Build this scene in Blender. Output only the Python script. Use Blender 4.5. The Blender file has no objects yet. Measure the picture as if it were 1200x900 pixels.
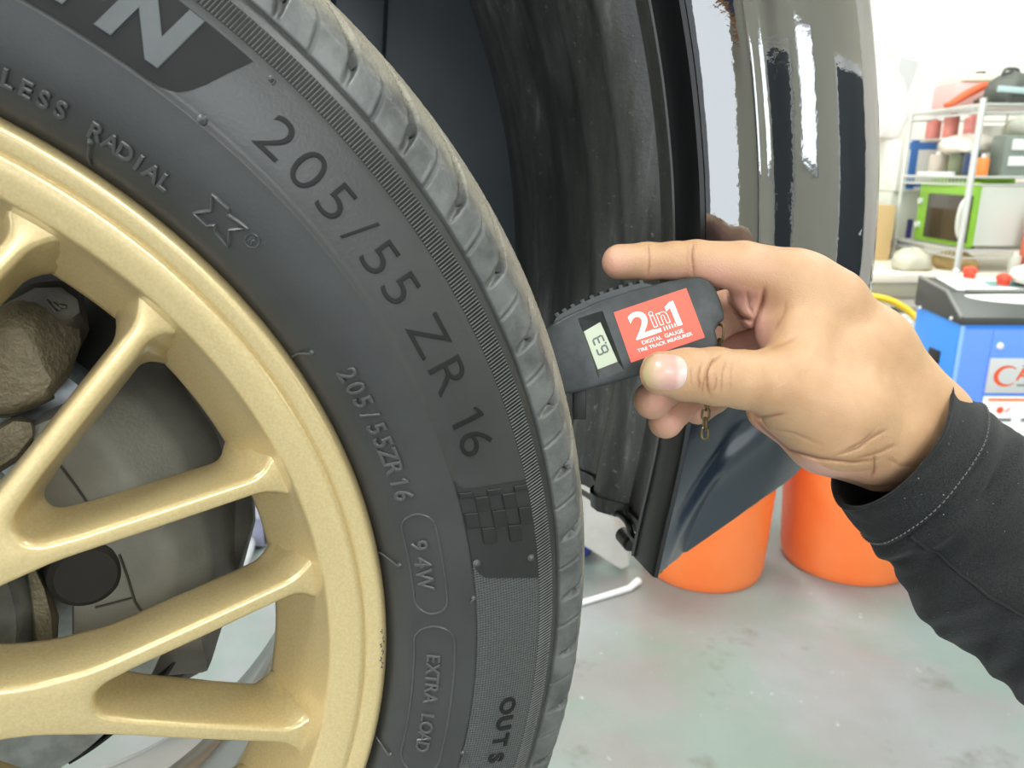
import bpy, bmesh, math, random
import numpy as np
from math import sin, cos, pi, radians, sqrt, exp, hypot
from mathutils import Vector, Matrix
from mathutils.geometry import delaunay_2d_cdt

random.seed(7)
rng = np.random.default_rng(7)
SC = bpy.context.scene
COL = SC.collection

# ------------------------------------------------------------------ camera, sky, lamps, exposure
# Wheel frame: x along the car, y into the car, z up, origin at the wheel centre HW above the floor.
HW = 0.978
YAW, PITCH, ROLL = radians(-14.65), radians(15.59), radians(0.23)
FOC = 900.0                                   # focal length in pixels of a 1200 x 900 frame
CAMP = Vector((0.1961, -0.2695, 0.1722 + HW))
_right = Vector((cos(YAW), sin(YAW), 0))
CF = Vector((-sin(YAW) * cos(PITCH), cos(YAW) * cos(PITCH), -sin(PITCH)))
_up = _right.cross(CF)
CR = _right * cos(ROLL) + _up * sin(ROLL)
CU = -_right * sin(ROLL) + _up * cos(ROLL)
cam_data = bpy.data.cameras.new('camera')
cam = bpy.data.objects.new('camera', cam_data)
COL.objects.link(cam)
cam.matrix_world = Matrix(((CR.x, CU.x, -CF.x, CAMP.x), (CR.y, CU.y, -CF.y, CAMP.y), (CR.z, CU.z, -CF.z, CAMP.z), (0, 0, 0, 1)))
cam_data.sensor_width = 36.0
cam_data.lens = 36.0 * FOC / 1200.0
cam_data.clip_start = 0.01
cam_data.clip_end = 60
cam_data.dof.use_dof = True
cam_data.dof.focus_distance = 0.325
cam_data.dof.aperture_fstop = 18.0
SC.camera = cam

SC.view_settings.view_transform = 'Standard'
SC.view_settings.look = 'None'
SC.view_settings.gamma = 1.0
SC.view_settings.use_curve_mapping = False
SC.view_settings.exposure = 0.38

world = bpy.data.worlds.new('daylight')
SC.world = world
world.use_nodes = True
_bg = world.node_tree.nodes['Background']
_bg.inputs['Color'].default_value = (0.86, 0.93, 1.0, 1)
_bg.inputs['Strength'].default_value = 0.35

# room frame: u to the right, v away from where we stand, z up; origin on the floor under the camera
UH = Vector((cos(YAW), sin(YAW), 0))
VH = Vector((-sin(YAW), cos(YAW), 0))
def room(u, v, z):
    return Vector((CAMP.x, CAMP.y, 0)) + UH * u + VH * v + Vector((0, 0, z))

def lamp(name, u, v, z, sx, sy, power, color=(1, 1, 1), aim=None):
    d = bpy.data.lights.new(name, 'AREA')
    d.shape = 'RECTANGLE'
    d.size, d.size_y = sx, sy
    d.energy = power
    d.color = color
    o = bpy.data.objects.new(name, d)
    COL.objects.link(o)
    o.location = room(u, v, z)
    o.rotation_euler = (0, 0, YAW)
    if aim is not None:
        o.rotation_euler = (aim - o.location).to_track_quat('-Z', 'Y').to_euler()
    return o
CEIL = 3.2
LAMPS = [(-1.1, -0.5, 34), (1.5, 0.2, 16), (-1.9, 1.2, 16), (1.9, 2.2, 25), (0.4, 2.9, 26)]
for i, (u, v, p) in enumerate(LAMPS):
    lamp('ceiling_tube_light', u, v, CEIL - 0.13, 0.30, 1.3, p, (0.96, 1.0, 0.97))
lamp('bay_door_daylight', -0.75, -3.45, 1.35, 3.3, 2.2, 46, (0.88, 0.94, 1.0), room(-0.75, 0, 1.25))
lamp('added_left_fill', -4.15, -1.3, 1.45, 3.4, 2.4, 70, (0.90, 0.95, 1.0), room(-0.2, 0, 1.1))  # lamp added on the left to brighten the rim pockets
lamp('sidewall_highlight_lamp', 1.35, -3.40, 2.66, 2.2, 0.75, 60, (0.92, 0.97, 1.0), room(0.6, 0, 1.1))  # lamp added for the bright sheen on the upper tyre sidewall

# ------------------------------------------------------------------ helpers
def at(px, py, D):
    """world point seen at (px, py) of the 1200 x 900 photograph, D metres deep"""
    return CAMP + (CR * ((px - 600) / FOC) - CU * ((py - 450) / FOC) + CF) * D
def at_y(px, py, Y):
    """the same on the plane y = Y of the wheel frame"""
    d = CR * ((px - 600) / FOC) - CU * ((py - 450) / FOC) + CF
    return CAMP + d * ((Y - CAMP.y) / d.y)
def at_floor(px, py, z=0.0):
    d = CR * ((px - 600) / FOC) - CU * ((py - 450) / FOC) + CF
    return CAMP + d * ((z - CAMP.z) / d.z)

def empty(name, loc=(0, 0, 0), label=None, cat=None, group=None, rotz=0.0, mat=None):
    o = bpy.data.objects.new(name, None)
    COL.objects.link(o)
    o.empty_display_size = 0.05
    if mat is not None:
        o.matrix_world = mat
    else:
        o.location = loc
        o.rotation_euler = (0, 0, rotz)
    tag(o, label, cat, group)
    return o
def tag(o, label=None, cat=None, group=None, kind=None):
    if label: o['label'] = label
    if cat: o['category'] = cat
    if group: o['group'] = group
    if kind: o['kind'] = kind
    return o
def link_mesh(name, me, mat, parent=None, smooth=True, angle=None):
    if mat is not None:
        me.materials.clear()
        for m_ in (mat if isinstance(mat, (list, tuple)) else [mat]):
            me.materials.append(m_)
    o = bpy.data.objects.new(name, me)
    COL.objects.link(o)
    if parent is not None:
        o.parent = parent
    if smooth:
        me.polygons.foreach_set('use_smooth', [True] * len(me.polygons))
        if angle is not None:
            me.set_sharp_from_angle(angle=radians(angle))
    return o
def mesh(name, verts, faces, mat, parent=None, smooth=True, angle=40):
    me = bpy.data.meshes.new(name)
    me.from_pydata([tuple(v) for v in verts], [], [tuple(f) for f in faces])
    me.update()
    return link_mesh(name, me, mat, parent, smooth, angle)
def mesh_np(name, verts, quads, mat, parent=None, angle=None):
    """fast route for big quad meshes"""
    me = bpy.data.meshes.new(name)
    n, f = len(verts), len(quads)
    me.vertices.add(n)
    me.vertices.foreach_set('co', np.asarray(verts, np.float32).ravel())
    me.loops.add(f * 4)
    me.loops.foreach_set('vertex_index', np.asarray(quads, np.int32).ravel())
    me.polygons.add(f)
    me.polygons.foreach_set('loop_start', np.arange(0, f * 4, 4, dtype=np.int32))
    me.update(calc_edges=True)
    me.validate()
    return link_mesh(name, me, mat, parent, True, angle)

class MB:
    """collects shapes into one mesh"""
    def __init__(s): s.v, s.f = [], []
    def add(s, v, f):
        o = len(s.v)
        s.v += [tuple(x) for x in v]
        s.f += [tuple(i + o for i in q) for q in f]
        return s
    def box(s, c, size, rot=None, taper=1.0, bevel=0.0):
        x, y, z = (q / 2 for q in size)
        c = Vector(c)
        b = min(bevel, x * .9, y * .9, z * .9)
        if b <= 0:
            pts = [(-x, -y, -z), (x, -y, -z), (x, y, -z), (-x, y, -z)] + [(sx * x * taper, sy * y * taper, z) for sx, sy in ((-1, -1), (1, -1), (1, 1), (-1, 1))]
            fs = [(3, 2, 1, 0), (4, 5, 6, 7), (0, 1, 5, 4), (1, 2, 6, 5), (2, 3, 7, 6), (3, 0, 4, 7)]
        else:
            bm = bmesh.new()
            bmesh.ops.create_cube(bm, size=1)
            for v in bm.verts:
                k = taper if v.co.z > 0 else 1
                v.co = Vector((v.co.x * 2 * x * k, v.co.y * 2 * y * k, v.co.z * 2 * z))
            bmesh.ops.bevel(bm, geom=list(bm.edges), offset=b, segments=2, affect='EDGES', profile=0.6)
            bm.verts.index_update()
            pts = [v.co.copy() for v in bm.verts]
            fs = [[v.index for v in f.verts] for f in bm.faces]
            bm.free()
        R = rot if rot is not None else Matrix.Identity(3)
        return s.add([c + R @ Vector(p) for p in pts], fs)
    def tube(s, pts, r, n=8, caps=True, closed=False):
        pts = [Vector(p) for p in pts]
        rs = r if isinstance(r, (list, tuple)) else [r] * len(pts)
        m = len(pts)
        ring, prev = [], None
        for i, p in enumerate(pts):
            if closed: t = pts[(i + 1) % m] - pts[i - 1]
            else: t = pts[min(i + 1, m - 1)] - pts[max(i - 1, 0)]
            t.normalize()
            if prev is None:
                a = Vector((0, 0, 1)) if abs(t.z) < .9 else Vector((1, 0, 0))
                prev = (a - t * a.dot(t)).normalized()
            else:
                prev = (prev - t * prev.dot(t)).normalized()
            b = t.cross(prev)
            ring += [p + (prev * cos(2 * pi * k / n) + b * sin(2 * pi * k / n)) * rs[i] for k in range(n)]
        fs = []
        for i in range(m if closed else m - 1):
            j = (i + 1) % m
            for k in range(n):
                k2 = (k + 1) % n
                fs.append((i * n + k, i * n + k2, j * n + k2, j * n + k))
        if caps and not closed:
            fs.append(tuple(range(n))[::-1])
            fs.append(tuple((m - 1) * n + k for k in range(n)))
        return s.add(ring, fs)
    def lathe(s, prof, n=32, M=None, caps=True, a0=0.0, a1=2 * pi):
        """prof: (radius, height) pairs about the local z axis"""
        full = abs(a1 - a0 - 2 * pi) < 1e-6
        cols = n if full else n + 1
        M = M or Matrix.Identity(4)
        v = []
        for r, h in prof:
            for k in range(cols):
                a = a0 + (a1 - a0) * k / n
                v.append(M @ Vector((r * cos(a), r * sin(a), h)))
        f = []
        for i in range(len(prof) - 1):
            for k in range(n):
                k2 = (k + 1) % cols
                f.append((i * cols + k, i * cols + k2, (i + 1) * cols + k2, (i + 1) * cols + k))
        if caps and full:
            if prof[0][0] > 1e-6: f.append(tuple(range(cols))[::-1])
            if prof[-1][0] > 1e-6: f.append(tuple((len(prof) - 1) * cols + k for k in range(cols)))
        return s.add(v, f)
    def prism(s, poly, y0, y1, M=None, bev=0.0):
        """poly in local xy, extruded along local z from y0 to y1; bev rounds both rims"""
        M = M or Matrix.Identity(4)
        n = len(poly)
        lv = [(y0, 0)] + ([] if bev <= 0 else []) + [(y1, 0)]
        if bev > 0: lv = [(y0, bev), (y0 + (bev if y1 > y0 else -bev), 0), (y1 - (bev if y1 > y0 else -bev), 0), (y1, bev)]
        v = []
        for z, ins in lv:
            for p in (inset(poly, ins) if ins else poly):
                v.append(M @ Vector((p[0], p[1], z)))
        f = []
        for i in range(len(lv) - 1):
            for k in range(n):
                k2 = (k + 1) % n
                f.append((i * n + k, i * n + k2, (i + 1) * n + k2, (i + 1) * n + k))
        f.append(tuple(range(n))[::-1])
        f.append(tuple((len(lv) - 1) * n + k for k in range(n)))
        return s.add(v, f)
    def build(s, name, mat, parent=None, smooth=True, angle=35):
        o = mesh(name, s.v, s.f, mat, parent, smooth, angle)
        bm = bmesh.new(); bm.from_mesh(o.data)
        bmesh.ops.recalc_face_normals(bm, faces=bm.faces)
        bm.to_mesh(o.data); bm.free()
        if smooth and angle is not None: o.data.set_sharp_from_angle(angle=radians(angle))
        return o
def area2(p):
    return sum(p[i][0] * p[(i + 1) % len(p)][1] - p[(i + 1) % len(p)][0] * p[i][1] for i in range(len(p)))
def inset(poly, d):
    """move every vertex of a closed polygon inwards by d"""
    n = len(poly)
    sgn = 1 if area2(poly) > 0 else -1
    out = []
    for i in range(n):
        a, b, c = Vector(poly[i - 1][:2]), Vector(poly[i][:2]), Vector(poly[(i + 1) % n][:2])
        e1, e2 = (b - a), (c - b)
        if e1.length < 1e-9 or e2.length < 1e-9: out.append(tuple(b)); continue
        e1.normalize(); e2.normalize()
        n1, n2 = Vector((-e1.y, e1.x)) * sgn, Vector((-e2.y, e2.x)) * sgn
        m = n1 + n2
        if m.length < 1e-6: m = n1.copy()
        m.normalize()
        k = d / max(0.45, m.dot(n1))
        out.append((b.x + m.x * k, b.y + m.y * k))
    return out
def catmull(pts, n=6, closed=False):
    out = []
    m = len(pts)
    P = [Vector(p) for p in pts]
    rngi = range(m) if closed else range(m - 1)
    for i in rngi:
        p0 = P[i - 1] if (closed or i > 0) else P[i]
        p1, p2 = P[i], P[(i + 1) % m]
        p3 = P[(i + 2) % m] if (closed or i + 2 < m) else P[(i + 1) % m]
        for k in range(n):
            t = k / n
            out.append(0.5 * ((2 * p1) + (p2 - p0) * t + (2 * p0 - 5 * p1 + 4 * p2 - p3) * t * t + (3 * p1 - p0 - 3 * p2 + p3) * t ** 3))
    if not closed: out.append(P[-1])
    return out

# ---------------------------------------------------------------- materials
MATS = {}
def mat(name, color, rough=0.5, metal=0.0, noise=None, bump=None, coat=0.0, ior=None, spec=None, emit=None, alpha=None, trans=None, sss=None):
    """noise = (scale, other colour, low, high); bump = (scale, strength, distance)"""
    if name in MATS: return MATS[name]
    m = bpy.data.materials.new(name); m.use_nodes = True
    nt = m.node_tree; N = nt.nodes; L = nt.links
    b = N['Principled BSDF']
    b.inputs['Base Color'].default_value = (*color, 1)
    b.inputs['Roughness'].default_value = rough
    b.inputs['Metallic'].default_value = metal
    if coat: b.inputs['Coat Weight'].default_value = coat; b.inputs['Coat Roughness'].default_value = 0.08
    if ior: b.inputs['IOR'].default_value = ior
    if spec is not None: b.inputs['Specular IOR Level'].default_value = spec
    if trans: b.inputs['Transmission Weight'].default_value = trans
    if alpha is not None: b.inputs['Alpha'].default_value = alpha
    if sss: b.inputs['Subsurface Weight'].default_value = sss[0]; b.inputs['Subsurface Radius'].default_value = sss[1]; b.inputs['Subsurface Scale'].default_value = sss[2]
    if emit: b.inputs['Emission Color'].default_value = (*emit[0], 1); b.inputs['Emission Strength'].default_value = emit[1]
    tc = N.new('ShaderNodeTexCoord')
    if noise:
        nz = N.new('ShaderNodeTexNoise'); nz.inputs['Scale'].default_value = noise[0]; nz.inputs['Detail'].default_value = 5
        L.new(tc.outputs['Object'], nz.inputs['Vector'])
        r = N.new('ShaderNodeValToRGB')
        r.color_ramp.elements[0].position = noise[2]; r.color_ramp.elements[1].position = noise[3]
        r.color_ramp.elements[0].color = (*color, 1); r.color_ramp.elements[1].color = (*noise[1], 1)
        L.new(nz.outputs['Fac'], r.inputs['Fac']); L.new(r.outputs['Color'], b.inputs['Base Color'])
    if bump:
        nb = N.new('ShaderNodeTexNoise'); nb.inputs['Scale'].default_value = bump[0]; nb.inputs['Detail'].default_value = 4
        L.new(tc.outputs['Object'], nb.inputs['Vector'])
        bp = N.new('ShaderNodeBump'); bp.inputs['Strength'].default_value = bump[1]; bp.inputs['Distance'].default_value = bump[2]
        L.new(nb.outputs['Fac'], bp.inputs['Height']); L.new(bp.outputs['Normal'], b.inputs['Normal'])
    MATS[name] = m
    return m
def nodes(m): return m.node_tree.nodes, m.node_tree.links, m.node_tree.nodes['Principled BSDF']
def math_node(N, L, op, a, b=None, c=None):
    n = N.new('ShaderNodeMath'); n.operation = op
    for i, x in enumerate((a, b, c)):
        if x is None: continue
        if hasattr(x, 'links') or hasattr(x, 'is_output'): L.new(x, n.inputs[i])
        else: n.inputs[i].default_value = x
    return n.outputs[0]
def noise_node(N, L, vec, scale, detail=4, rough=0.5):
    n = N.new('ShaderNodeTexNoise'); n.inputs['Scale'].default_value = scale; n.inputs['Detail'].default_value = detail; n.inputs['Roughness'].default_value = rough
    L.new(vec, n.inputs['Vector']); return n.outputs['Fac']
def ramp(N, L, fac, stops):
    r = N.new('ShaderNodeValToRGB'); e = r.color_ramp.elements
    while len(e) < len(stops): e.new(0.5)
    for el, (p, c) in zip(e, stops):
        el.position = p; el.color = (*c, 1) if len(c) == 3 else c
    L.new(fac, r.inputs['Fac']); return r.outputs['Color']
def mixc(N, L, fac, a, b):
    m = N.new('ShaderNodeMix'); m.data_type = 'RGBA'
    if hasattr(fac, 'is_output'): L.new(fac, m.inputs[0])
    else: m.inputs[0].default_value = fac
    for i, x in ((6, a), (7, b)):
        if hasattr(x, 'is_output'): L.new(x, m.inputs[i])
        else: m.inputs[i].default_value = (*x, 1)
    return m.outputs[2]
BW = lambda v: (v, v, v)

# ---------------------------------------------------------------- lettering
_glyph = {}
def glyph(ch, offset=0.0, extrude=0.0, bevel=0.0):
    """(verts, faces, xmin, xmax) of a character at size 1, cap height scaled to 1"""
    k = (ch, offset, extrude, bevel)
    if k in _glyph: return _glyph[k]
    if ch == '1':                              # the built-in font's one has no flag
        base = [(.202, 0), (.300, 0), (.300, .682), (.228, .682), (.085, .590), (.085, .505), (.202, .578)]
        pl = inset(base, -offset) if offset else base
        ls = [(pl, -extrude - bevel)] + ([(inset(pl, -bevel), -extrude), (inset(pl, -bevel), extrude)] if bevel else []) + [(pl, extrude + bevel)]
        v = [(p[0], p[1], z) for q, z in ls for p in q]; m_ = len(pl)
        f = [(i * m_ + j, i * m_ + (j + 1) % m_, (i + 1) * m_ + (j + 1) % m_, (i + 1) * m_ + j) for i in range(len(ls) - 1) for j in range(m_)]
        for o_ in (0, (len(ls) - 1) * m_): f += [(o_ + 0, o_ + 1, o_ + 2, o_ + 6), (o_ + 2, o_ + 3, o_ + 6), (o_ + 3, o_ + 4, o_ + 5, o_ + 6)]
        _glyph[k] = (v, f, .05, .33)
        return _glyph[k]
    cu = bpy.data.curves.new('glyph', 'FONT')
    cu.body = ch; cu.size = 1.0; cu.offset = offset; cu.extrude = extrude; cu.bevel_depth = bevel; cu.bevel_resolution = 0
    cu.resolution_u = 5
    o = bpy.data.objects.new('glyph', cu)
    me = bpy.data.meshes.new_from_object(o)
    v = [tuple(p.co) for p in me.vertices]; f = [tuple(p.vertices) for p in me.polygons]
    bpy.data.objects.remove(o); bpy.data.curves.remove(cu); bpy.data.meshes.remove(me)
    xs = [p[0] for p in v] or [0]
    _glyph[k] = (v, f, min(xs), max(xs))
    return _glyph[k]
CAP = None
def cap_height():
    global CAP
    if CAP is None:
        v = glyph('H')[0]; CAP = max(p[1] for p in v)
    return CAP
def text_flat(body, offset=0.0, extrude=0.0, bevel=0.0):
    """whole string; verts scaled so cap height = 1, x from 0 to width"""
    v, f, x0, x1 = glyph(body, offset, extrude, bevel)
    c = cap_height()
    return [((p[0] - x0) / c, p[1] / c, p[2]) for p in v], f, (x1 - x0) / c

# ------------------------------------------------------------------ the setting
def floor_material():
    m = mat('worn_epoxy_floor', (0.5, 0.5, 0.47), 0.42)
    N, L, b = nodes(m)
    tc = N.new('ShaderNodeTexCoord').outputs['Object']
    big = noise_node(N, L, tc, 1.9, 5, .55)
    mid = noise_node(N, L, tc, 5.5, 6, .65)
    fine = noise_node(N, L, tc, 28, 6, .7)
    green = ramp(N, L, noise_node(N, L, tc, 3.1, 4, .6), [(.45, BW(0)), (.60, BW(1))])
    c = ramp(N, L, big, [(.30, (.20, .185, .168)), (.48, (.238, .240, .232)), (.66, (.285, .30, .313))])
    c = mixc(N, L, math_node(N, L, 'MULTIPLY', green, .42), c, (.145, .265, .20))
    stain = ramp(N, L, mid, [(.60, BW(0)), (.72, BW(1))])
    c = mixc(N, L, math_node(N, L, 'MULTIPLY', stain, .65), c, (.125, .115, .09))
    speck = ramp(N, L, fine, [(.67, BW(0)), (.72, BW(1))])
    c = mixc(N, L, math_node(N, L, 'MULTIPLY', speck, .55), c, (.78, .75, .70))
    L.new(c, b.inputs['Base Color'])
    L.new(ramp(N, L, mid, [(.3, BW(.30)), (.7, BW(.55))]), b.inputs['Roughness'])
    bp = N.new('ShaderNodeBump'); bp.inputs['Strength'].default_value = .12; bp.inputs['Distance'].default_value = .004
    L.new(fine, bp.inputs['Height']); L.new(bp.outputs['Normal'], b.inputs['Normal'])
    return m
M_CREAM = mat('cream_wall_paint', (.86, .81, .74), .75, noise=(1.4, (.88, .85, .80), .4, .6))
M_KHAKI = mat('khaki_wall_paint', (.60, .575, .475), .8, noise=(1.0, (.64, .61, .51), .4, .6))
M_CEIL = mat('white_ceiling_paint', (.82, .82, .80), .85)
M_DARKDOOR = mat('dark_door_paint', (.035, .045, .055), .4)
M_WHITE = mat('white_painted_metal', (.82, .83, .83), .4)
M_ALU = mat('pale_aluminium_frame', (.75, .76, .76), .35, .6)
RYAW = Matrix.Rotation(YAW, 3, 'Z')
def rbox(name, u, v, z, su, sv, sz, m, parent=None, bevel=0.0, kind=None):
    """box centred at room point (u, v, z)"""
    o = MB().box((0, 0, 0), (su, sv, sz), bevel=bevel).build(name, m, None)
    if parent is None:
        o.location = room(u, v, z); o.rotation_euler = (0, 0, YAW)
    else:
        o.parent = parent; o.location = (u, v, z)
    if kind: o['kind'] = kind
    return o
fl = rbox('floor', 0, 0.3, -0.05, 9, 8.6, 0.10, floor_material(), kind='structure')
rbox('wall_back', 0, 4.25, 1.6, 9, 0.10, 3.2, M_CREAM, kind='structure')
rbox('wall_right', 3.6, 0.3, 1.6, 0.10, 7.8, 3.2, M_KHAKI, kind='structure')
rbox('ceiling', 0, 0.3, CEIL + .05, 9, 8.6, 0.10, M_CEIL, kind='structure')
rbox('wall_left', -4.3, 2.4, 1.6, 0.10, 3.6, 3.2, M_CREAM, kind='structure')
# front wall behind the viewer: open bay on the left, an added glowing window over a khaki wall on the right
MB().box((2.25, 0, 1.10), (2.7, .10, 2.20)).box((2.25, 0, 3.13), (2.7, .10, .14)).box((3.05, 0, 2.63), (1.1, .10, .86)).box((-0.75, 0, 2.90), (3.3, .10, .60)).build('wall_front', M_KHAKI, None)
o = bpy.data.objects['wall_front']; o.location = room(0, -3.6, 0); o.rotation_euler = (0, 0, YAW); o['kind'] = 'structure'
wd = rbox('added_window', 1.70, -3.60, 2.63, 1.6, .02, .86, mat('added_window_glow', (.85, .90, .92), .4, emit=((.90, .96, 1.0), 2.2)), kind='structure')  # added glowing pane, mirrored as sheen in the upper sidewall
f = MB()
for x in (-.78, -.26, .26, .78): f.box((x, .02, 0), (.05, .07, .86))
for z in (-.41, 0, .41): f.box((0, .02, z), (1.6, .06, .045))
f.build('window_frame', M_ALU, wd)
wd = rbox('window_2', 3.545, -1.62, 1.62, .02, .86, .70, mat('bright_window_glass', (.85, .90, .92), .3, emit=((.92, .98, 1.0), 2.6)), kind='structure')
MB().box((0, -.45, 0), (.05, .04, .78)).box((0, .45, 0), (.05, .04, .78)).box((0, 0, .37), (.05, .94, .04)).box((0, 0, -.37), (.05, .94, .04)).build('window_frame', M_ALU, wd)
for i, (v_, w, h) in enumerate(((-2.75, .62, 1.80), (1.05, 1.9, 1.86))):
    d = rbox('door_%d' % (i + 1), 3.53, v_, h / 2, .05, w, h, M_DARKDOOR, kind='structure')
    f = MB()
    f.box((.0, -w / 2 - .03, .02), (.07, .06, h + .04)).box((.0, w / 2 + .03, .02), (.07, .06, h + .04)).box((.0, 0, h / 2 + .03), (.07, w + .12, .06))
    f.build('door_frame', M_ALU, d)
    MB().tube([(-.03, w * .38, .05), (-.08, w * .38, .05), (-.08, w * .20, .05)], .01).build('door_handle', M_ALU, d)
# navy sign board and amber fascia over the open bay
rbox('trim_1', -0.25, -3.30, 1.62, 2.8, .05, .50, mat('navy_sign_board', (.02, .025, .08), .4), kind='structure')
rbox('trim_2', -0.25, -3.30, 1.34, 2.8, .06, .06, mat('amber_fascia', (.45, .20, .04), .5), kind='structure')
rbox('trim_3', 3.535, 3.15, 1.6, .03, 2.1, 3.2, M_CREAM, kind='structure')
M_LED = mat('lamp_diffuser', (.9, .9, .9), .5, emit=((.96, 1.0, .97), 9.0))
for i, (u, v, p) in enumerate(LAMPS):
    e = empty('ceiling_light', room(u, v, CEIL - .06), 'long white ceiling tube light ' + ('high above the wheel side of the bay', 'above the floor right of the car', 'over the far left of the bay', 'over the blue machine and the rack', 'over the floor behind the wheel')[i], 'lamp', 'ceiling tube lights', YAW)
    MB().box((0, 0, .02), (.34, 1.36, .08), bevel=.01).build('lamp_housing', M_WHITE, e)
    MB().box((0, 0, -.03), (.30, 1.30, .03), bevel=.008).build('diffuser', M_LED, e)

# ------------------------------------------------------------------ the wheel
def rubber_material(name, base, rough, dust=False, spec=.5):
    m = mat(name, base, rough, spec=spec)
    N, L, b = nodes(m)
    tc = N.new('ShaderNodeTexCoord').outputs['Object']
    n1 = noise_node(N, L, tc, 26, 5, .6)
    n2 = noise_node(N, L, tc, 420, 3, .6)
    c = ramp(N, L, n1, [(.3, base), (.75, tuple(x * 1.5 for x in base))])
    if dust:
        sx = N.new('ShaderNodeSeparateXYZ'); L.new(tc, sx.inputs[0])
        r = math_node(N, L, 'SQRT', math_node(N, L, 'ADD', math_node(N, L, 'MULTIPLY', sx.outputs[0], sx.outputs[0]), math_node(N, L, 'MULTIPLY', sx.outputs[2], sx.outputs[2])))
        k = N.new('ShaderNodeMapRange'); k.inputs[1].default_value = .294; k.inputs[2].default_value = .3085
        L.new(r, k.inputs[0])
        blot = noise_node(N, L, tc, 75, 7, .72)
        k2 = ramp(N, L, math_node(N, L, 'ADD', math_node(N, L, 'MULTIPLY', k.outputs[0], .62), math_node(N, L, 'MULTIPLY', blot, .62)), [(.50, BW(0)), (.80, BW(1))])
        k3 = N.new('ShaderNodeMapRange'); k3.inputs[1].default_value = .2868; k3.inputs[2].default_value = .2885
        L.new(r, k3.inputs[0])
        blot2 = ramp(N, L, noise_node(N, L, tc, 60, 6, .65), [(.34, BW(.25)), (.62, BW(1))])
        scuff = math_node(N, L, 'MULTIPLY', math_node(N, L, 'MULTIPLY', k3.outputs[0], .62), blot2)
        c = mixc(N, L, scuff, c, (.19, .195, .185))
        c = mixc(N, L, math_node(N, L, 'MULTIPLY', k2, .75), c, (.36, .325, .25))
        rr = N.new('ShaderNodeMapRange'); rr.inputs[3].default_value = rough; rr.inputs[4].default_value = .75
        L.new(k.outputs[0], rr.inputs[0]); L.new(rr.outputs[0], b.inputs['Roughness'])
        grit = noise_node(N, L, tc, 900, 2, .5)
        bp = N.new('ShaderNodeBump'); bp.inputs['Distance'].default_value = .0012
        L.new(math_node(N, L, 'ADD', .08, math_node(N, L, 'MULTIPLY', k.outputs[0], .75)), bp.inputs['Strength'])
        L.new(math_node(N, L, 'ADD', grit, math_node(N, L, 'MULTIPLY', blot, 1.2)), bp.inputs['Height'])
    else:
        bp = N.new('ShaderNodeBump'); bp.inputs['Strength'].default_value = .10; bp.inputs['Distance'].default_value = .0005
        L.new(n2, bp.inputs['Height'])
    L.new(c, b.inputs['Base Color']); L.new(bp.outputs['Normal'], b.inputs['Normal'])
    return m
M_RUB = rubber_material('tyre_rubber', (.027, .0275, .0265), .41, dust=True)
M_RUBL = rubber_material('raised_letter_rubber', (.048, .049, .048), .32)
M_RUBD = rubber_material('smooth_black_rubber', (.010, .0098, .0095), .55, spec=.22)
M_RUBS = rubber_material('lit_rib_rubber', (.105, .11, .107), .5)  # paler than the tyre: light on the ribs put into the colour
M_RUBG = rubber_material('pale_letter_rubber', (.060, .065, .067), .5)
def weave_material():
    m = mat('crosshatched_rubber', (.052, .054, .054), .5)
    N, L, b = nodes(m)
    tc = N.new('ShaderNodeTexCoord').outputs['Object']
    sx = N.new('ShaderNodeSeparateXYZ'); L.new(tc, sx.inputs[0])
    x, z = sx.outputs[0], sx.outputs[2]
    r = math_node(N, L, 'SQRT', math_node(N, L, 'ADD', math_node(N, L, 'MULTIPLY', x, x), math_node(N, L, 'MULTIPLY', z, z)))
    a = math_node(N, L, 'ARCTAN2', z, x)
    w1 = math_node(N, L, 'SINE', math_node(N, L, 'MULTIPLY', a, 1480.0))
    w2 = math_node(N, L, 'SINE', math_node(N, L, 'MULTIPLY', r, 5600.0))
    h = math_node(N, L, 'MAXIMUM', w1, w2)
    L.new(ramp(N, L, math_node(N, L, 'ADD', math_node(N, L, 'MULTIPLY', h, .5), .5), [(.35, (.02, .02, .02)), (.9, (.085, .09, .088))]), b.inputs['Base Color'])
    bp = N.new('ShaderNodeBump'); bp.inputs['Strength'].default_value = .6; bp.inputs['Distance'].default_value = .0004
    L.new(h, bp.inputs['Height']); L.new(bp.outputs['Normal'], b.inputs['Normal'])
    return m
def gold_material():
    m = mat('gold_wheel_paint', (.66, .50, .26), .34, .38, coat=.5)
    N, L, b = nodes(m)
    tc = N.new('ShaderNodeTexCoord').outputs['Object']
    fl_ = noise_node(N, L, tc, 900, 2, .5)
    L.new(ramp(N, L, fl_, [(.30, (.58, .445, .215)), (.70, (.65, .515, .265))]), b.inputs['Base Color'])
    bp = N.new('ShaderNodeBump'); bp.inputs['Strength'].default_value = .03; bp.inputs['Distance'].default_value = .0003
    L.new(noise_node(N, L, tc, 1500, 2, .5), bp.inputs['Height']); L.new(bp.outputs['Normal'], b.inputs['Normal'])
    b.inputs['Coat Roughness'].default_value = .12
    return m
M_GOLD = gold_material()
wheel = empty('wheel_assembly', (0, 0, HW), 'gold multi-spoke alloy wheel with a worn black tyre, filling the left', 'wheel')

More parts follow.
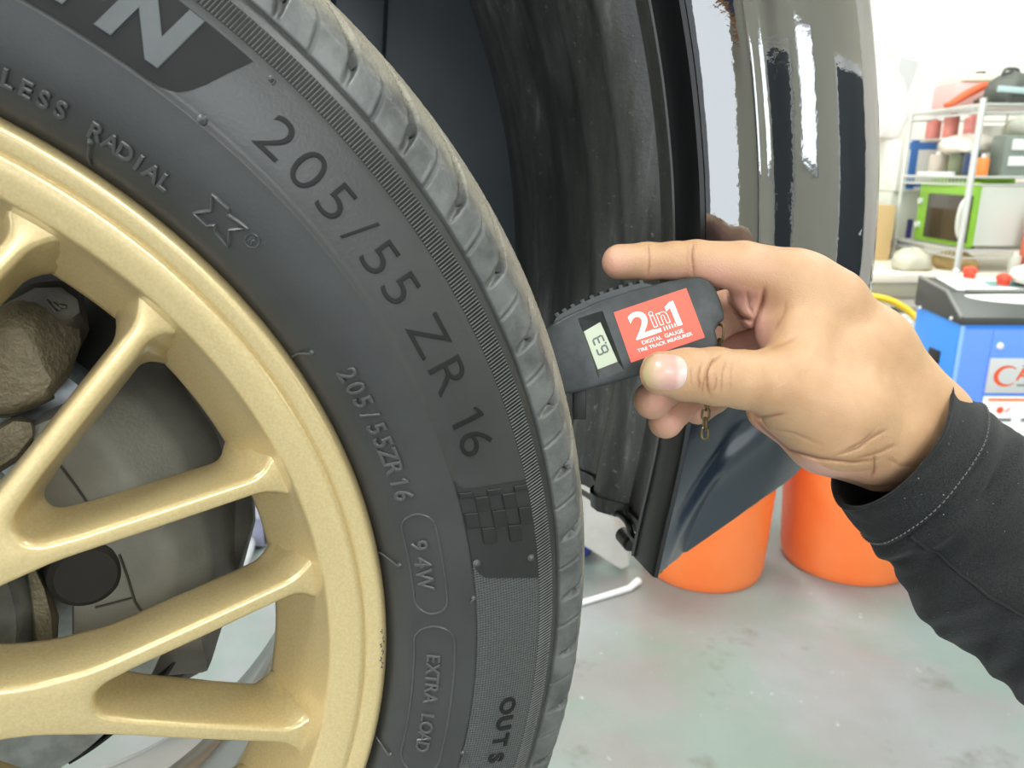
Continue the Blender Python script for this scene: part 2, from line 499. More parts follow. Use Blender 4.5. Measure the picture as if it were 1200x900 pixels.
# profile of the tyre: (radius, y); y < 0 is towards the viewer
SIDE = [(.2135, .016), (.2145, .010), (.2165, .0045), (.2200, -.0010), (.2250, -.0055), (.2310, -.0088), (.2370, -.0107), (.2430, -.0117), (.2486, -.0121), (.2492, -.0122),
        (.2495, -.0117), (.2540, -.0114), (.2600, -.0104), (.2660, -.0092), (.2720, -.0076), (.2763, -.0064), (.2815, -.0029), (.2830, -.0018), (.2855, .0003)]
SHOULDER = [(.2866, .0012), (.2869, .0026), (.2874, .0028), (.2878, .0018), (.2900, .0020), (.2940, .0028), (.2975, .0038), (.3000, .0072), (.3015, .0112), (.3038, .0160), (.3055, .0205), (.3072, .0255),
            (.3087, .0310), (.3101, .0370), (.3113, .0430), (.3124, .0490), (.3134, .0550), (.3144, .0620), (.3151, .0700), (.3156, .0800), (.3158, .0950)]
def dense(prof, seg):
    out = []
    for (a, b) in zip(prof[:-1], prof[1:]):
        n = max(1, int(hypot(b[0] - a[0], b[1] - a[1]) / seg))
        out += [(a[0] + (b[0] - a[0]) * i / n, a[1] + (b[1] - a[1]) * i / n) for i in range(n)]
    return out + [prof[-1]]
prof = dense(SIDE, .0022) + dense(SHOULDER, .0011)
back = [(.3158, .115), (.3150, .135), (.310, .165), (.300, .188), (.28, .2), (.25, .207), (.222, .20), (.205, .192)]
prof_full = prof + back
def y_side(R):
    return float(np.interp(R, [p[0] for p in SIDE + SHOULDER[5:]], [p[1] for p in SIDE + SHOULDER[5:]]))
def n_side(R):
    """outward normal (dR, dy) of the sidewall"""
    d = y_side(R + .0015) - y_side(R - .0015)
    v = Vector((d, -.003)); v.normalize()
    return v
def on_side(R, th, lift=0.0):
    n = n_side(R)
    r = R + n.x * lift
    return Vector((r * cos(th), y_side(R) + n.y * lift, r * sin(th)))

FINE0, FINE1, STEP = -42.0, 92.0, 0.11
ths = list(np.arange(FINE0, FINE1, STEP)) + list(np.arange(FINE1, FINE0 + 360, 1.5))
ths = np.radians(np.array(ths))
PR = np.array([p[0] for p in prof_full]); PY = np.array([p[1] for p in prof_full])
tang = np.stack([np.gradient(PR), np.gradient(PY)], 1); tang /= np.linalg.norm(tang, axis=1)[:, None] + 1e-12
NR, NY = tang[:, 1], -tang[:, 0]                 # outward normal of the profile
deg = np.degrees(ths)[None, :]
Rg = PR[:, None] + 0 * deg
Yg = PY[:, None] + 0 * deg
PER = 5.45
sm = lambda x: np.clip(x, 0, 1) ** 2 * (3 - 2 * np.clip(x, 0, 1))
s_arc = np.concatenate([[0], np.cumsum(np.hypot(np.diff(PR), np.diff(PY)))])
s0 = np.interp(.2890, PR[:len(prof)], s_arc[:len(prof)])
s_rel = (s_arc - s0)[:, None]                    # distance from the start of the slots along the profile
tilt = 95.0 * np.clip(s_rel, -.003, .05) * (0.75 + 12 * np.clip(s_rel, 0, .05))
def wave(off):                                   # signed angle to the nearest slot
    return (deg - off - tilt + PER / 2) % PER - PER / 2
slot_w = .20 + 20 * np.clip(s_rel, 0, .030) * (1 - np.clip((s_rel - .020) / .03, 0, 1))
a = wave(37.9)
depth = sm((slot_w - np.abs(a + .3 * slot_w)) / .10 + .5) * (.0012 + .0050 * sm(s_rel / .012)) * sm(s_rel / .0015)
depth *= (s_rel < .060) * sm((.060 - s_rel) / .01)
b_ = wave(35.25)
depth_s = np.exp(-(b_ / .10) ** 2) * .0010 * sm((s_rel + .0014) / .001) * sm((.020 - s_rel) / .006)
lipn = np.exp(-((b_ - .22) / .16) ** 2) * .0003 * sm((s_rel + .0014) / .001) * sm((.020 - s_rel) / .006)
disp = -(depth + depth_s) + lipn
# circumferential tread grooves beyond the shoulder
for yc in (.066,):
    disp = disp - .006 * sm((.0045 - np.abs(Yg - yc)) / .0015 + .5) * (Rg > .30)
jag = rng.normal(0, .00009, disp.shape) * sm((s_rel - .018) / .01) * (s_rel < .07)
disp = disp + jag
finemask = (np.degrees(ths)[None, :] < FINE1)
disp = disp * finemask
Rg = Rg + NR[:, None] * disp; Yg = Yg + NY[:, None] * disp
V = np.stack([Rg * np.cos(ths)[None, :], Yg, Rg * np.sin(ths)[None, :]], -1).reshape(-1, 3)
nr, nc = Rg.shape
I = np.arange(nr * nc).reshape(nr, nc)
J = np.roll(I, -1, 1)
Q = np.stack([I[:-1], J[:-1], J[1:], I[1:]], -1).reshape(-1, 4)
tyre = mesh_np('tyre', V, Q, M_RUB, wheel)

# serrated band: fine radial ribs between the lettering and the shoulder
mb = MB()
th = -34.0
pitch_deg = 0.262
R0, R1 = .2766, .2834
while th < 78:
    a0, a1 = radians(th), radians(th + pitch_deg * .55)
    am = (a0 + a1) / 2
    pts = []
    for R in (R0, R1):
        pts += [on_side(R, a0, -.0001), on_side(R, am, .00055), on_side(R, a1, -.0001)]
    mb.add(pts, [(0, 1, 4, 3), (1, 2, 5, 4), (0, 2, 1), (3, 4, 5)])
    th += pitch_deg
o = mb.build('serrated_band', M_RUBS, tyre, smooth=False); o['kind'] = 'stuff'
def side_patch(name, m, outline, lift, parent, nR=14, nT=40):
    """thin patch of the sidewall; outline(t) gives (theta, Rmin, Rmax)"""
    v, f = [], []
    for i in range(nT + 1):
        th, ra, rb = outline(i / nT)
        for j in range(nR + 1):
            v.append(on_side(ra + (rb - ra) * j / nR, th, lift))
    w = nR + 1
    for i in range(nT):
        for j in range(nR):
            f.append((i * w + j, i * w + j + 1, (i + 1) * w + j + 1, (i + 1) * w + j))
    return mesh(name, v, f, m, parent)
side_patch('serration_bed', M_RUBD, lambda t: (radians(-34 + 112 * t), R0 - .0001, R1 + .0002), .00006, tyre, 6, 160)  # near black bed: shade between the ribs put into the colour
side_patch('crosshatched_band', weave_material(), lambda t: (radians(-34 + 40.5 * t), .2498, .2764), .0001, tyre, 20, 60)
def ridge(mb, pts, w=.0006, h=.0006, closed=True):
    """raised rounded line on the sidewall; pts are (R, theta)"""
    n = len(pts)
    P = [Vector((R * cos(t), R * sin(t))) for R, t in pts]
    v, f = [], []
    for i in range(n):
        t = (P[(i + 1) % n] - P[i - 1]) if closed else (P[min(i + 1, n - 1)] - P[max(i - 1, 0)])
        t.normalize(); nn = Vector((-t.y, t.x))
        for k, (o_, l) in enumerate(((-1, 0), (-.5, .8), (0, 1), (.5, .8), (1, 0))):
            q = P[i] + nn * w * o_
            v.append(on_side(q.length, math.atan2(q.y, q.x), h * l))
    for i in range(n if closed else n - 1):
        j = (i + 1) % n
        for k in range(4): f.append((i * 5 + k, i * 5 + k + 1, j * 5 + k + 1, j * 5 + k))
    return mb.add(v, f)
def polar_text(name, m, chars, Rb, h, parent, lift=.0006, wk=1.0, offset=0.0, bevel=.012, slant=0.0):
    """chars: (character, centre angle in degrees); letters stand outwards and read clockwise"""
    mb = MB(); c = cap_height()
    for ch, tc in chars:
        if ch == ' ': continue
        v, f, x0, x1 = glyph(ch, offset, .06, bevel)
        xm = (x0 + x1) / 2
        out = []
        for p in v:
            y = p[1] / c * h; x = (p[0] - xm) / c * h * wk + slant * (y - h / 2)
            R = Rb + y
            z = (p[2] + .06 + bevel) / (.12 + 2 * bevel)
            out.append(on_side(R, radians(tc) - x / R, lift * (z * 1.2 - .2)))
        mb.add(out, f)
    return mb.build(name, m, parent, smooth=True, angle=30)
polar_text('size_lettering', M_RUBD, [('2', 43.9), ('0', 41.05), ('5', 38.3), ('/', 35.75), ('5', 33.4), ('5', 30.7), ('Z', 26.5), ('R', 22.9), ('1', 19.2), ('6', 16.95)], .2555, .0124, tyre, .00055, 1.2, -.022, .014, .0)
polar_text('small_size_lettering', M_RUBL, [(c, 26.84 - 1.374 * i) for i, c in enumerate('205/55ZR16')], .2281, .0060, tyre, .0011, 1.0, -.008, .035)
polar_text('load_rating_lettering', M_RUBL, [('9', 9.2), ('4', 7.4), ('W', 5.6)], .2290, .0056, tyre, .0011, 1.05, -.008, .035)
polar_text('extra_load_lettering', M_RUBL, [(c, -2.97 - 1.102 * i) for i, c in enumerate('EXTRA LOAD')], .2308, .0048, tyre, .0011, 1.0, -.008, .035)
polar_text('tubeless_lettering', M_RUBL, [(c, 59.33 - 1.23 * (i - 4)) for i, c in enumerate('TUBELESS')], .2262, .0046, tyre, .0010, 1.0, .004, .035)
polar_text('radial_lettering', M_RUBL, [(c, 52.96 - 1.116 * i) for i, c in enumerate('RADIAL')], .2262, .0046, tyre, .0010, 1.0, .004, .035)
polar_text('outside_lettering', M_RUBD, [(c, -8.64 - 1.8 * i) for i, c in enumerate('OUTSIDE')], .2626, .0064, tyre, .0007, 1.05, .01, .02)
# dark name panel with its pale letters at the top
def name_panel(t):
    th = 70 - 22.0 * t
    lo = float(np.interp(th, [48.0, 48.6, 49.2, 49.7, 50.2, 50.8, 51.5, 52.3], [.2737, .2665, .2590, .2548, .2522, .2509, .2502, .2500]))
    return radians(th), lo, .2738
side_patch('name_panel', M_RUBD, name_panel, .00018, tyre, 12, 90)
polar_text('name_lettering', M_RUBG, [('I', 58.4), ('N', 53.75)], .2552, .0170, tyre, .0008, 1.05, .035, .012, .15)
# pill outlines round the small lettering
mb = MB()
def pill(Rc, hw, t0, t1):
    pts = []
    rr = hw
    for k in range(13):
        a = pi * k / 12
        pts.append((Rc + rr * cos(a), radians(t0) - (rr - rr * sin(a)) / Rc))
    n = 14
    pts2 = []
    for k in range(13):
        a = pi + pi * k / 12
        pts2.append((Rc + rr * cos(a), radians(t1) + (rr + rr * sin(a)) / Rc))
    def mid(p, q): return [(p[0] + (q[0] - p[0]) * i / n, p[1] + (q[1] - p[1]) * i / n) for i in range(1, n)]
    return pts + mid(pts[-1], pts2[0]) + pts2 + mid(pts2[-1], pts[0])
ridge(mb, pill(.2329, .0060, 12.35, 1.85), .0004, .0006)
ridge(mb, pill(.2336, .0075, .50, -16.0), .0004, .0006)
mb.build('pill_outline', M_RUBL, tyre)
# X emblem and registered mark
mb = MB()
def px_polar(px, py, Y=-.0085):
    p = at_y(px, py, Y) - Vector((0, 0, HW)); return (hypot(p.x, p.z), math.atan2(p.z, p.x))
xs = [(250, 227.6), (268.3, 244.5), (267.7, 250.7), (290.7, 266.7), (269.3, 268.7), (267.7, 289.3), (252.3, 271.7), (252.3, 263.3), (242.7, 264.3), (227, 249.3), (248.3, 246.7)]
loop = [px_polar(*q) for q in xs]
fine = []
for i in range(len(loop)):
    p, q = loop[i], loop[(i + 1) % len(loop)]
    fine += [(p[0] + (q[0] - p[0]) * k / 5, p[1] + (q[1] - p[1]) * k / 5) for k in range(5)]
ridge(mb, fine, .0006, .0012)
c = px_polar(296, 281.5)
ridge(mb, [(c[0] + .0022 * cos(2 * pi * k / 20), c[1] + .0022 * sin(2 * pi * k / 20) / c[0]) for k in range(20)], .0003, .0005)
mb.build('cross_emblem', M_RUBL, tyre)
polar_text('registered_mark', M_RUBL, [('R', math.degrees(c[1]))], c[0] - .0012, .0024, tyre, .0005, 1.0, 0, .02)
# chequered panel
M_CHQ = rubber_material('panel_rubber', (.020, .020, .0195), .5, spec=.3)
v, f = [], []
for i in range(25):
    R = .2497 + (.2763 - .2497) * i / 24
    tt_, tb_ = np.interp(R, [.2497, .2510, .2530, .2763], [14.6, 13.7, 13.45, 12.1]), np.interp(R, [.2497, .2505, .2520, .2545, .2763], [7.0, 6.0, 5.3, 4.75, 3.2])
    for k in range(31): v.append(on_side(R, radians(tt_ + (tb_ - tt_) * k / 30), .00030))
for i in range(24):
    for k in range(30): f.append((i * 31 + k, i * 31 + k + 1, (i + 1) * 31 + k + 1, (i + 1) * 31 + k))
mesh('chequered_panel', v, f, M_CHQ, tyre)
rows = [13.35, 12.80, 11.40, 9.90, 8.40]
M_RUBC = rubber_material('chequer_rubber', (.011, .011, .0105), .38, spec=.45)
for ri in range(4):
    for ci in range(5):
        if (ri + ci) % 2: continue
        ra, rb = .2500 + ci * .00525, .2500 + (ci + 1) * .00525 - .0001
        ta, tb = rows[ri], rows[ri + 1] + .04
        v = []
        for lf, ins in ((0.0002, 0), (.0010, 0.0), (.0012, .0003)):
            for R, T, q in ((ra + ins, ta, -1), (rb - ins, ta, -1), (rb - ins, tb, 1), (ra + ins, tb, 1)):
                v.append(on_side(R, radians(T - 60 * (R - .2497)) + q * ins / .26, lf))
        f = [(0, 1, 5, 4), (1, 2, 6, 5), (2, 3, 7, 6), (3, 0, 4, 7), (4, 5, 9, 8), (5, 6, 10, 9), (6, 7, 11, 10), (7, 4, 8, 11), (8, 9, 10, 11)]
        MB().add(v, f).build('chequer_square', M_RUBC, tyre, smooth=False)
# little moulding hairs and nubs
for q in [((104, 166), (100, 180), (97, 192)), ((318, 92), (322, 95), (319, 99)), ((366, 415), (352, 417), (342, 428)), ((470, 668), (452, 661), (446, 668)), ((459, 893), (446, 884), (440, 884)), ((552, 694), (549, 697), (551, 698)), ((540, 874), (541, 880), (543, 886))]:
    pts = []
    for i, (x, y) in enumerate(q):
        R, T = px_polar(x, y, -.008); pts.append(on_side(R, T, .0012 if i != 2 else .0004))
    m_ = MB().tube(catmull(pts, 4), .00035, 6)
    R, T = px_polar(*q[0], -.008)
    nb = on_side(R, T, 0)
    m_.lathe([(.0011, 0), (.0010, .0006), (.0005, .0010), (0, .0011)], 8, Matrix.Translation(nb) @ Matrix.Rotation(pi / 2, 4, 'X'))
    m_.build('moulding_hair', M_RUBL, tyre)
for q in [(238, 141), (557, 657), (624, 657)]:
    R, T = px_polar(*q, -.010)
    MB().lathe([(.0016, 0), (.0015, .0008), (.0008, .0015), (0, .0017)], 10, Matrix.Translation(on_side(R, T, 0)) @ Matrix.Rotation(pi / 2, 4, 'X')).build('moulding_nub', M_RUBL, tyre)

# ---- rim
YX = Matrix.Rotation(pi / 2, 4, 'X')      # lathe axis z -> -y
RIM = [(.205, -.0425), (.204, -.022), (.2150, -.012), (.2163, -.0070), (.2160, -.0028), (.2150, -.0008), (.2138, .0000), (.2122, -.0001), (.2092, -.0010), (.2082, -.0014), (.2078, -.0024), (.2072, -.0026), (.2066, -.0018),
       (.2050, -.0014), (.2000, -.0030), (.1968, -.0040), (.1950, -.0047), (.1940, -.0056), (.1932, -.0072), (.1922, -.0100), (.1895, -.0150), (.1868, -.0192), (.1800, -.0272), (.1748, -.0335), (.1735, -.0352), (.1724, -.0374), (.1722, -.0390), (.1730, -.0405), (.1760, -.0420), (.1900, -.0425), (.2050, -.0425)]
RIM = [(r, h) for r, h in RIM]
rim = MB().lathe(RIM, 540, YX, caps=False).build('rim', M_GOLD, wheel, angle=60)
def barrel_material():
    m = mat('bare_silver_barrel', (.62, .63, .64), .22, .75)
    N, L, b = nodes(m)
    tc = N.new('ShaderNodeTexCoord').outputs['Object']
    sx = N.new('ShaderNodeSeparateXYZ'); L.new(tc, sx.inputs[0])
    n_ = noise_node(N, L, tc, 30, 5, .6)
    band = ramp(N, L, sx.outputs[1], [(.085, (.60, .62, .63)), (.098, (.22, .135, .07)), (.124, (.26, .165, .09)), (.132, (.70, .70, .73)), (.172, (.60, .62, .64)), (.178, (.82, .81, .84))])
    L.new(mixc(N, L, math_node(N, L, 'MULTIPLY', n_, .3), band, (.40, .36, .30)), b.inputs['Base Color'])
    return m
BAR = [(.1745, -.0430), (.1775, -.0520), (.1790, -.0700), (.1790, -.0950), (.1805, -.0985), (.1800, -.1010), (.1830, -.1260), (.1870, -.1310), (.1890, -.1330), (.1895, -.1660), (.1915, -.1700), (.1950, -.1740), (.1965, -.1800), (.1985, -.1855), (.2040, -.1870), (.2050, -.1800), (.2000, -.10), (.2050, -.0430)]
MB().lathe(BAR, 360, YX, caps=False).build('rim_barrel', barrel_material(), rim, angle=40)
def f_spoke(R): return float(np.interp(R, [.05, .08, .11, .15, .19, .21], [-.0125, -.0100, -.006, .0035, .014, .019]))
HT = .0038
half = [(.052, .0230), (.058, .0185), (.066, .0140), (.075, .0113), (.084, .0104), (.094, .0108), (.103, .0124), (.112, .0142)]
def w_arm(r): return .013 + .365 * (r - .12)
for r in (.122, .132, .142, .150, .156, .161, .166, .171, .177): half.append((r, w_arm(r) + HT))
half += [(.183, w_arm(.183) + HT + .0006), (.188, w_arm(.188) + HT + .0019), (.1925, w_arm(.192) + HT + .0048)]
inner = [(.1925, w_arm(.192) - HT - .0048), (.188, w_arm(.188) - HT - .0019), (.183, w_arm(.183) - HT - .0006)]
for r in (.177, .171, .166, .161, .156, .150, .142, .132, .1245): inner.append((r, w_arm(r) - HT))
inner += [(.1195, .0086), (.1155, .0068), (.1128, .0044), (.1116, .0018)]
def smooth_open(p, n=3): return [(q.x, q.y) for q in (Vector((a.x, a.y)) for a in catmull([(x, y, 0) for x, y in p], n))]
upper = smooth_open(half, 3)
inn = smooth_open(inner + [(.1116, -.0018)], 3)[:-2]
polyY = upper + inn                                         # + side
polyY = polyY + [(r, -s) for r, s in reversed(inn)] + [(r, -s) for r, s in reversed(upper)]
cl = [polyY[0]]
for p in polyY[1:]:
    if hypot(p[0] - cl[-1][0], p[1] - cl[-1][1]) > 5e-4: cl.append(p)
polyY = cl
levels = [(.0021, 0.0), (.0012, .00025), (.0005, .0009), (.0001, .0019), (-.0002, .0034), (-.0012, .0120), (-.0024, .0225), (-.0022, .0250), (-.0008, .0270)]
sv, sf = [], []
n = len(polyY)
rings = []
for ins, dy in levels:
    rg = inset(polyY, ins)
    rings.append(rg)
    for r, s in rg:
        R = hypot(r, s); yv = f_spoke(R) + dy
        if r > .145:                                   # fillet where the arm meets the sloping pocket wall
            Rw = float(np.interp(yv, [.008, .015, .0375, .06], [.1925, .1895, .1722, .170]))
            cc = w_arm(r) * (1 if s > 0 else -1)
            s += (1 if s > cc else -1) * (.0040 + .0035 * min(1.0, max(0.0, dy / .018))) * min(1.0, max(0.0, 1 - (Rw - R) / .0115)) ** 2.2
        sv.append(Vector((r, yv, s)))
for i in range(len(levels) - 1):
    for k in range(n):
        k2 = (k + 1) % n
        sf.append((i * n + k, i * n + k2, (i + 1) * n + k2, (i + 1) * n + k))
def cap(ring, base, dy, flip, extra):
    P = [Vector(p) for p in ring]
    vs, es, fs, ov, oe, of = delaunay_2d_cdt(P + extra, [(i, (i + 1) % len(ring)) for i in range(len(ring))], [], 1, 1e-7)
    idx = []
    for i, p in enumerate(vs):
        src = [q for q in ov[i] if q < len(ring)]
        if src: idx.append(base + src[0])
        else:
            sv.append(Vector((p.x, f_spoke(hypot(p.x, p.y)) + dy, p.y))); idx.append(len(sv) - 1)
    for f in fs:
        q = [idx[i] for i in f]
        sf.append(q if not flip else q[::-1])
cap(rings[0], 0, 0, False, [Vector((r, s)) for r in np.arange(.056, .105, .006) for s in (-.004, 0, .004)])
cap(rings[-1], (len(levels) - 1) * n, levels[-1][1], True, [])
sp_me = None
for k in range(10):
    ang = radians(-6.4 + 36 * k)
    if sp_me is None:
        s_ = MB().add(sv, sf).build('spoke', M_GOLD, rim, angle=50)
        sp_me = s_.data
    else:
        s_ = bpy.data.objects.new('spoke', sp_me); COL.objects.link(s_); s_.parent = rim
    s_.rotation_euler = (0, -ang, 0)
MB().lathe([(.004, .0165), (.026, .0160), (.030, .0150), (.033, .0120), (.050, .0135), (.056, .0120), (.060, .0085), (.061, -.015), (.055, -.03)], 60, YX).build('hub_face', M_GOLD, rim)
M_SCR = mat('scraped_rim_edge', (.10, .095, .085), .6)
for k, (t0, ln, R_) in enumerate(((-.6, .55, .2139), (-1.5, .9, .2144), (-2.3, .5, .2136), (-3.0, .9, .2143), (-3.9, .6, .2137), (-4.6, .8, .2142))):
    pts = []
    for q in range(5):
        t = radians(t0 - ln * q / 4); rr_ = R_ + .0004 * sin(2.3 * q + k)
        pts.append((rr_ * cos(t), -.0001 + (.0006 if rr_ > .2141 else 0), rr_ * sin(t)))
    MB().tube(pts, [.0001, .00035, .00022, .0004, .0001], 5).build('rim_scrape', M_SCR, rim)
M_CHROME = mat('bright_steel', (.62, .62, .60), .25, 1.0)
for k in range(5):
    a = radians(20 + 72 * k)
    MB().lathe([(.0, .026), (.006, .0255), (.0085, .022), (.0095, .010), (.0095, 0)], 6, Matrix.Translation((.043 * cos(a), -.003, .043 * sin(a))) @ YX).build('wheel_nut', M_CHROME, rim)

# ------------------------------------------------------------------ brake seen through the spokes
M_IRON = mat('rough_cast_iron', (.15, .125, .075), .55, .25, noise=(60, (.27, .23, .15), .35, .7), bump=(420, .9, .0016))
M_IRON2 = mat('dark_cast_iron', (.045, .042, .032), .5, .2, noise=(40, (.10, .09, .065), .4, .7), bump=(300, .3, .001))
M_CALI = mat('grey_cast_metal', (.20, .19, .155), .5, .2, noise=(24, (.29, .275, .225), .35, .7), bump=(700, .35, .0006))
M_BOOT = mat('black_boot_rubber', (.022, .020, .016), .5)
M_DISC = mat('brushed_disc_steel', (.34, .37, .38), .38, .9, noise=(90, (.48, .51, .52), .4, .6))
M_BLACK = mat('black_plastic', (.012, .012, .012), .45)
brake = empty('disc_brake', (0, 0, HW), 'grey brake caliper and disc dimly seen behind the gold spokes', 'brake')
HV = Vector((0, 0, HW))
def ply(pts, Y): return [at_y(x, y, Y) - HV for x, y in pts]
def loft(name, loops, m, parent, bev=0.0015, capf=True, capb=True, angle=35):
    v, f = [], []
    n = len(loops[0])
    for lp in loops: v += lp
    for i in range(len(loops) - 1):
        for k in range(n):
            k2 = (k + 1) % n
            f.append((i * n + k, i * n + k2, (i + 1) * n + k2, (i + 1) * n + k))
    if capf: f.append(tuple(range(n)))
    if capb: f.append(tuple((len(loops) - 1) * n + k for k in range(n))[::-1])
    o = MB().add(v, f).build(name, m, parent, smooth=False)
    if bev > 0:
        bm = bmesh.new(); bm.from_mesh(o.data)
        bmesh.ops.bevel(bm, geom=[e for e in bm.edges], offset=bev, segments=2, affect='EDGES', profile=.6, clamp_overlap=True)
        bm.to_mesh(o.data); bm.free()
        o.data.polygons.foreach_set('use_smooth', [True] * len(o.data.polygons)); o.data.set_sharp_from_angle(angle=radians(angle))
    return o
# big smooth caliper body between the spokes
f0 = ply([(36, 498), (88, 478), (118, 520), (150, 560), (178, 600), (205, 650), (190, 730), (84, 752), (84, 690), (38, 600)], .066)
f1 = ply([(40, 490), (128, 452), (168, 470), (206, 520), (236, 590), (252, 660), (236, 745), (86, 760), (86, 690), (40, 600)], .080)
f2 = ply([(60, 470), (150, 425), (205, 420), (262, 500), (285, 570), (280, 680), (245, 790), (110, 800), (96, 690), (60, 600)], .120)
loft('caliper_body', [f0, f1, f2], M_CALI, brake, .004)
loft('caliper_side_plate', [ply([(205, 420), (262, 490), (296, 585), (297, 610), (272, 692), (245, 700), (240, 560)], .112), ply([(212, 425), (266, 490), (299, 585), (300, 610), (276, 700), (248, 705), (243, 560)], .130)], M_IRON2, brake, .002)
for a, b in (((70, 545), (104, 592)), ((140, 650), (158, 705)), ((158, 705), (170, 728)), ((112, 712), (158, 700))):
    p, q = at_y(*a, .0655) - HV, at_y(*b, .0655) - HV
    MB().tube([p, (p + q) / 2 + Vector((.0003, 0, 0)), q], .0006, 6).build('casting_seam', M_IRON2, brake)
# rough iron caliper at the upper left
g0 = ply([(-40, 400), (0, 388), (14, 386), (34, 400), (48, 425), (62, 445), (52, 462), (14, 478), (-40, 480)], .058)
g1 = ply([(-40, 380), (0, 366), (22, 364), (48, 380), (58, 410), (70, 442), (60, 468), (16, 486), (-40, 490)], .064)
g2 = ply([(-40, 352), (0, 350), (30, 338), (60, 340), (92, 366), (98, 400), (84, 440), (40, 470), (-40, 480)], .084)
loft('iron_caliper', [g0, g1, g2], M_IRON, brake, .003)
h0 = ply([(-30, 372), (2, 356), (40, 336), (72, 334), (92, 350), (96, 366), (78, 378), (44, 372), (2, 386), (-30, 400)], .074)
h1 = ply([(-30, 362), (2, 348), (40, 330), (76, 328), (100, 346), (106, 390), (92, 420), (44, 400), (2, 400), (-30, 410)], .095)
loft('caliper_bridge', [h0, h1], M_IRON2, brake, .003)
mb = MB()
for k in range(3):
    p = at_y(54 + k * 8, 352 + 3 * k, .0735) - HV; q = at_y(66 + k * 6, 366 - 3 * k, .0735) - HV
    mb.tube([p, q], .0009, 6)
mb.build('cast_mark', M_IRON2, brake)
loft('caliper_bracket', [ply([(-30, 520), (16, 492), (38, 494), (40, 510), (20, 535), (0, 548), (-30, 560)], .062), ply([(-30, 512), (16, 486), (42, 490), (44, 512), (24, 540), (0, 555), (-30, 566)], .078)], M_IRON, brake, .0025)
MB().tube(catmull([at_y(*q, .07) - HV for q in ((-20, 482), (4, 484), (20, 480), (44, 470), (60, 462))], 4), .0022, 8).build('brake_spring_clip', M_IRON2, brake)
# pad backing plate and piston boot
p0 = ply([(32, 668), (40, 664), (52, 690), (60, 722), (62, 752), (52, 760), (44, 758), (40, 720)], .060)
p1 = ply([(24, 668), (40, 660), (60, 690), (70, 722), (68, 752), (56, 764), (36, 760), (32, 720)], .072)
loft('pad_backing_plate', [p0, p1], M_IRON, brake, .001)
ctr = at_y(98, 662, .072) - HV
mb = MB()
mb.lathe([(0, .012), (.012, .012), (.0145, .010), (.0150, .004), (.0138, .002), (.0150, 0), (.0152, -.006), (.0138, -.009), (.0152, -.012), (.016, -.03)], 40, Matrix.Translation(ctr) @ YX @ Matrix.Rotation(radians(18), 4, 'Y'))
mb.build('piston_boot', M_BOOT, brake)
# disc and hat
DI = [(.030, .0), (.070, .0), (.072, -.010), (.074, -.034), (.076, -.036), (.126, -.036), (.1265, -.0370), (.1265, -.056), (.126, -.057), (.03, -.057)]
MB().lathe([(r, h - .050) for r, h in DI], 96, YX).build('brake_disc', M_DISC, brake, angle=30)
sh = MB()
sh.lathe([(.10, -.118), (.1345, -.118), (.1350, -.104), (.1365, -.104), (.1365, -.121), (.10, -.121)], 60, YX, caps=False, a0=radians(-64), a1=radians(-26))
sh.build('dust_shield', M_BLACK, brake)
loft('knuckle_arm', [ply([(150, 806), (205, 770), (238, 752), (240, 770), (232, 782), (186, 808)], .125), ply([(150, 812), (205, 772), (246, 748), (248, 772), (236, 788), (186, 814)], .150)], M_IRON2, brake, .002)
loft('dark_backing', [ply([(-60, 300), (60, 290), (150, 340), (222, 420), (288, 530), (294, 600), (274, 690), (200, 706), (-60, 730)], .150), ply([(-60, 290), (60, 280), (160, 340), (226, 420), (292, 530), (297, 600), (278, 690), (200, 712), (-60, 740)], .160)], M_BOOT, brake, .002)  # dark sheet added for the shaded depth behind the spokes
# suspension strut rising behind the caliper
MB().tube([(-.02, .17, -.02), (.045, .175, .11), (.08, .18, .24)], .022, 16).build('suspension_strut', mat('dusty_grey_steel', (.16, .17, .17), .5, .4), brake)
MB().tube([(.0, .185, -.03), (-.05, .19, .05), (-.05, .19, .2)], .03, 16).build('knuckle_post', M_IRON2, brake)

# ------------------------------------------------------------------ the car: bumper corner, arch liner
def paint_material():
    m = mat('black_car_paint', (.010, .011, .013), .035, 0.0, ior=2.9)
    N, L, b = nodes(m)
    tc = N.new('ShaderNodeTexCoord').outputs['Object']
    bp = N.new('ShaderNodeBump'); bp.inputs['Strength'].default_value = .035; bp.inputs['Distance'].default_value = .002
    L.new(noise_node(N, L, tc, 130, 3, .5), bp.inputs['Height']); L.new(bp.outputs['Normal'], b.inputs['Normal'])
    return m
M_PAINT = paint_material()
def liner_material():
    m = mat('dusty_liner_plastic', (.032, .031, .027), .32, spec=.6)
    N, L, b = nodes(m)
    tc = N.new('ShaderNodeTexCoord').outputs['Object']
    mp = N.new('ShaderNodeMapping'); mp.inputs['Scale'].default_value = (1, 1, .18); L.new(tc, mp.inputs[0])
    st = noise_node(N, L, mp.outputs[0], 60, 6, .7)
    sp = noise_node(N, L, tc, 210, 4, .75)
    c = ramp(N, L, st, [(.35, (.040, .040, .036)), (.60, (.095, .095, .090)), (.74, (.21, .22, .222))])
    k = ramp(N, L, sp, [(.63, BW(0)), (.69, BW(1))])
    c = mixc(N, L, math_node(N, L, 'MULTIPLY', k, .6), c, (.36, .36, .33))
    L.new(c, b.inputs['Base Color'])
    bp = N.new('ShaderNodeBump'); bp.inputs['Strength'].default_value = .25; bp.inputs['Distance'].default_value = .002
    L.new(sp, bp.inputs['Height']); L.new(bp.outputs['Normal'], b.inputs['Normal'])
    return m
M_LINER = liner_material()
M_EDGE = mat('black_rubber_edge', (.006, .006, .006), .3)
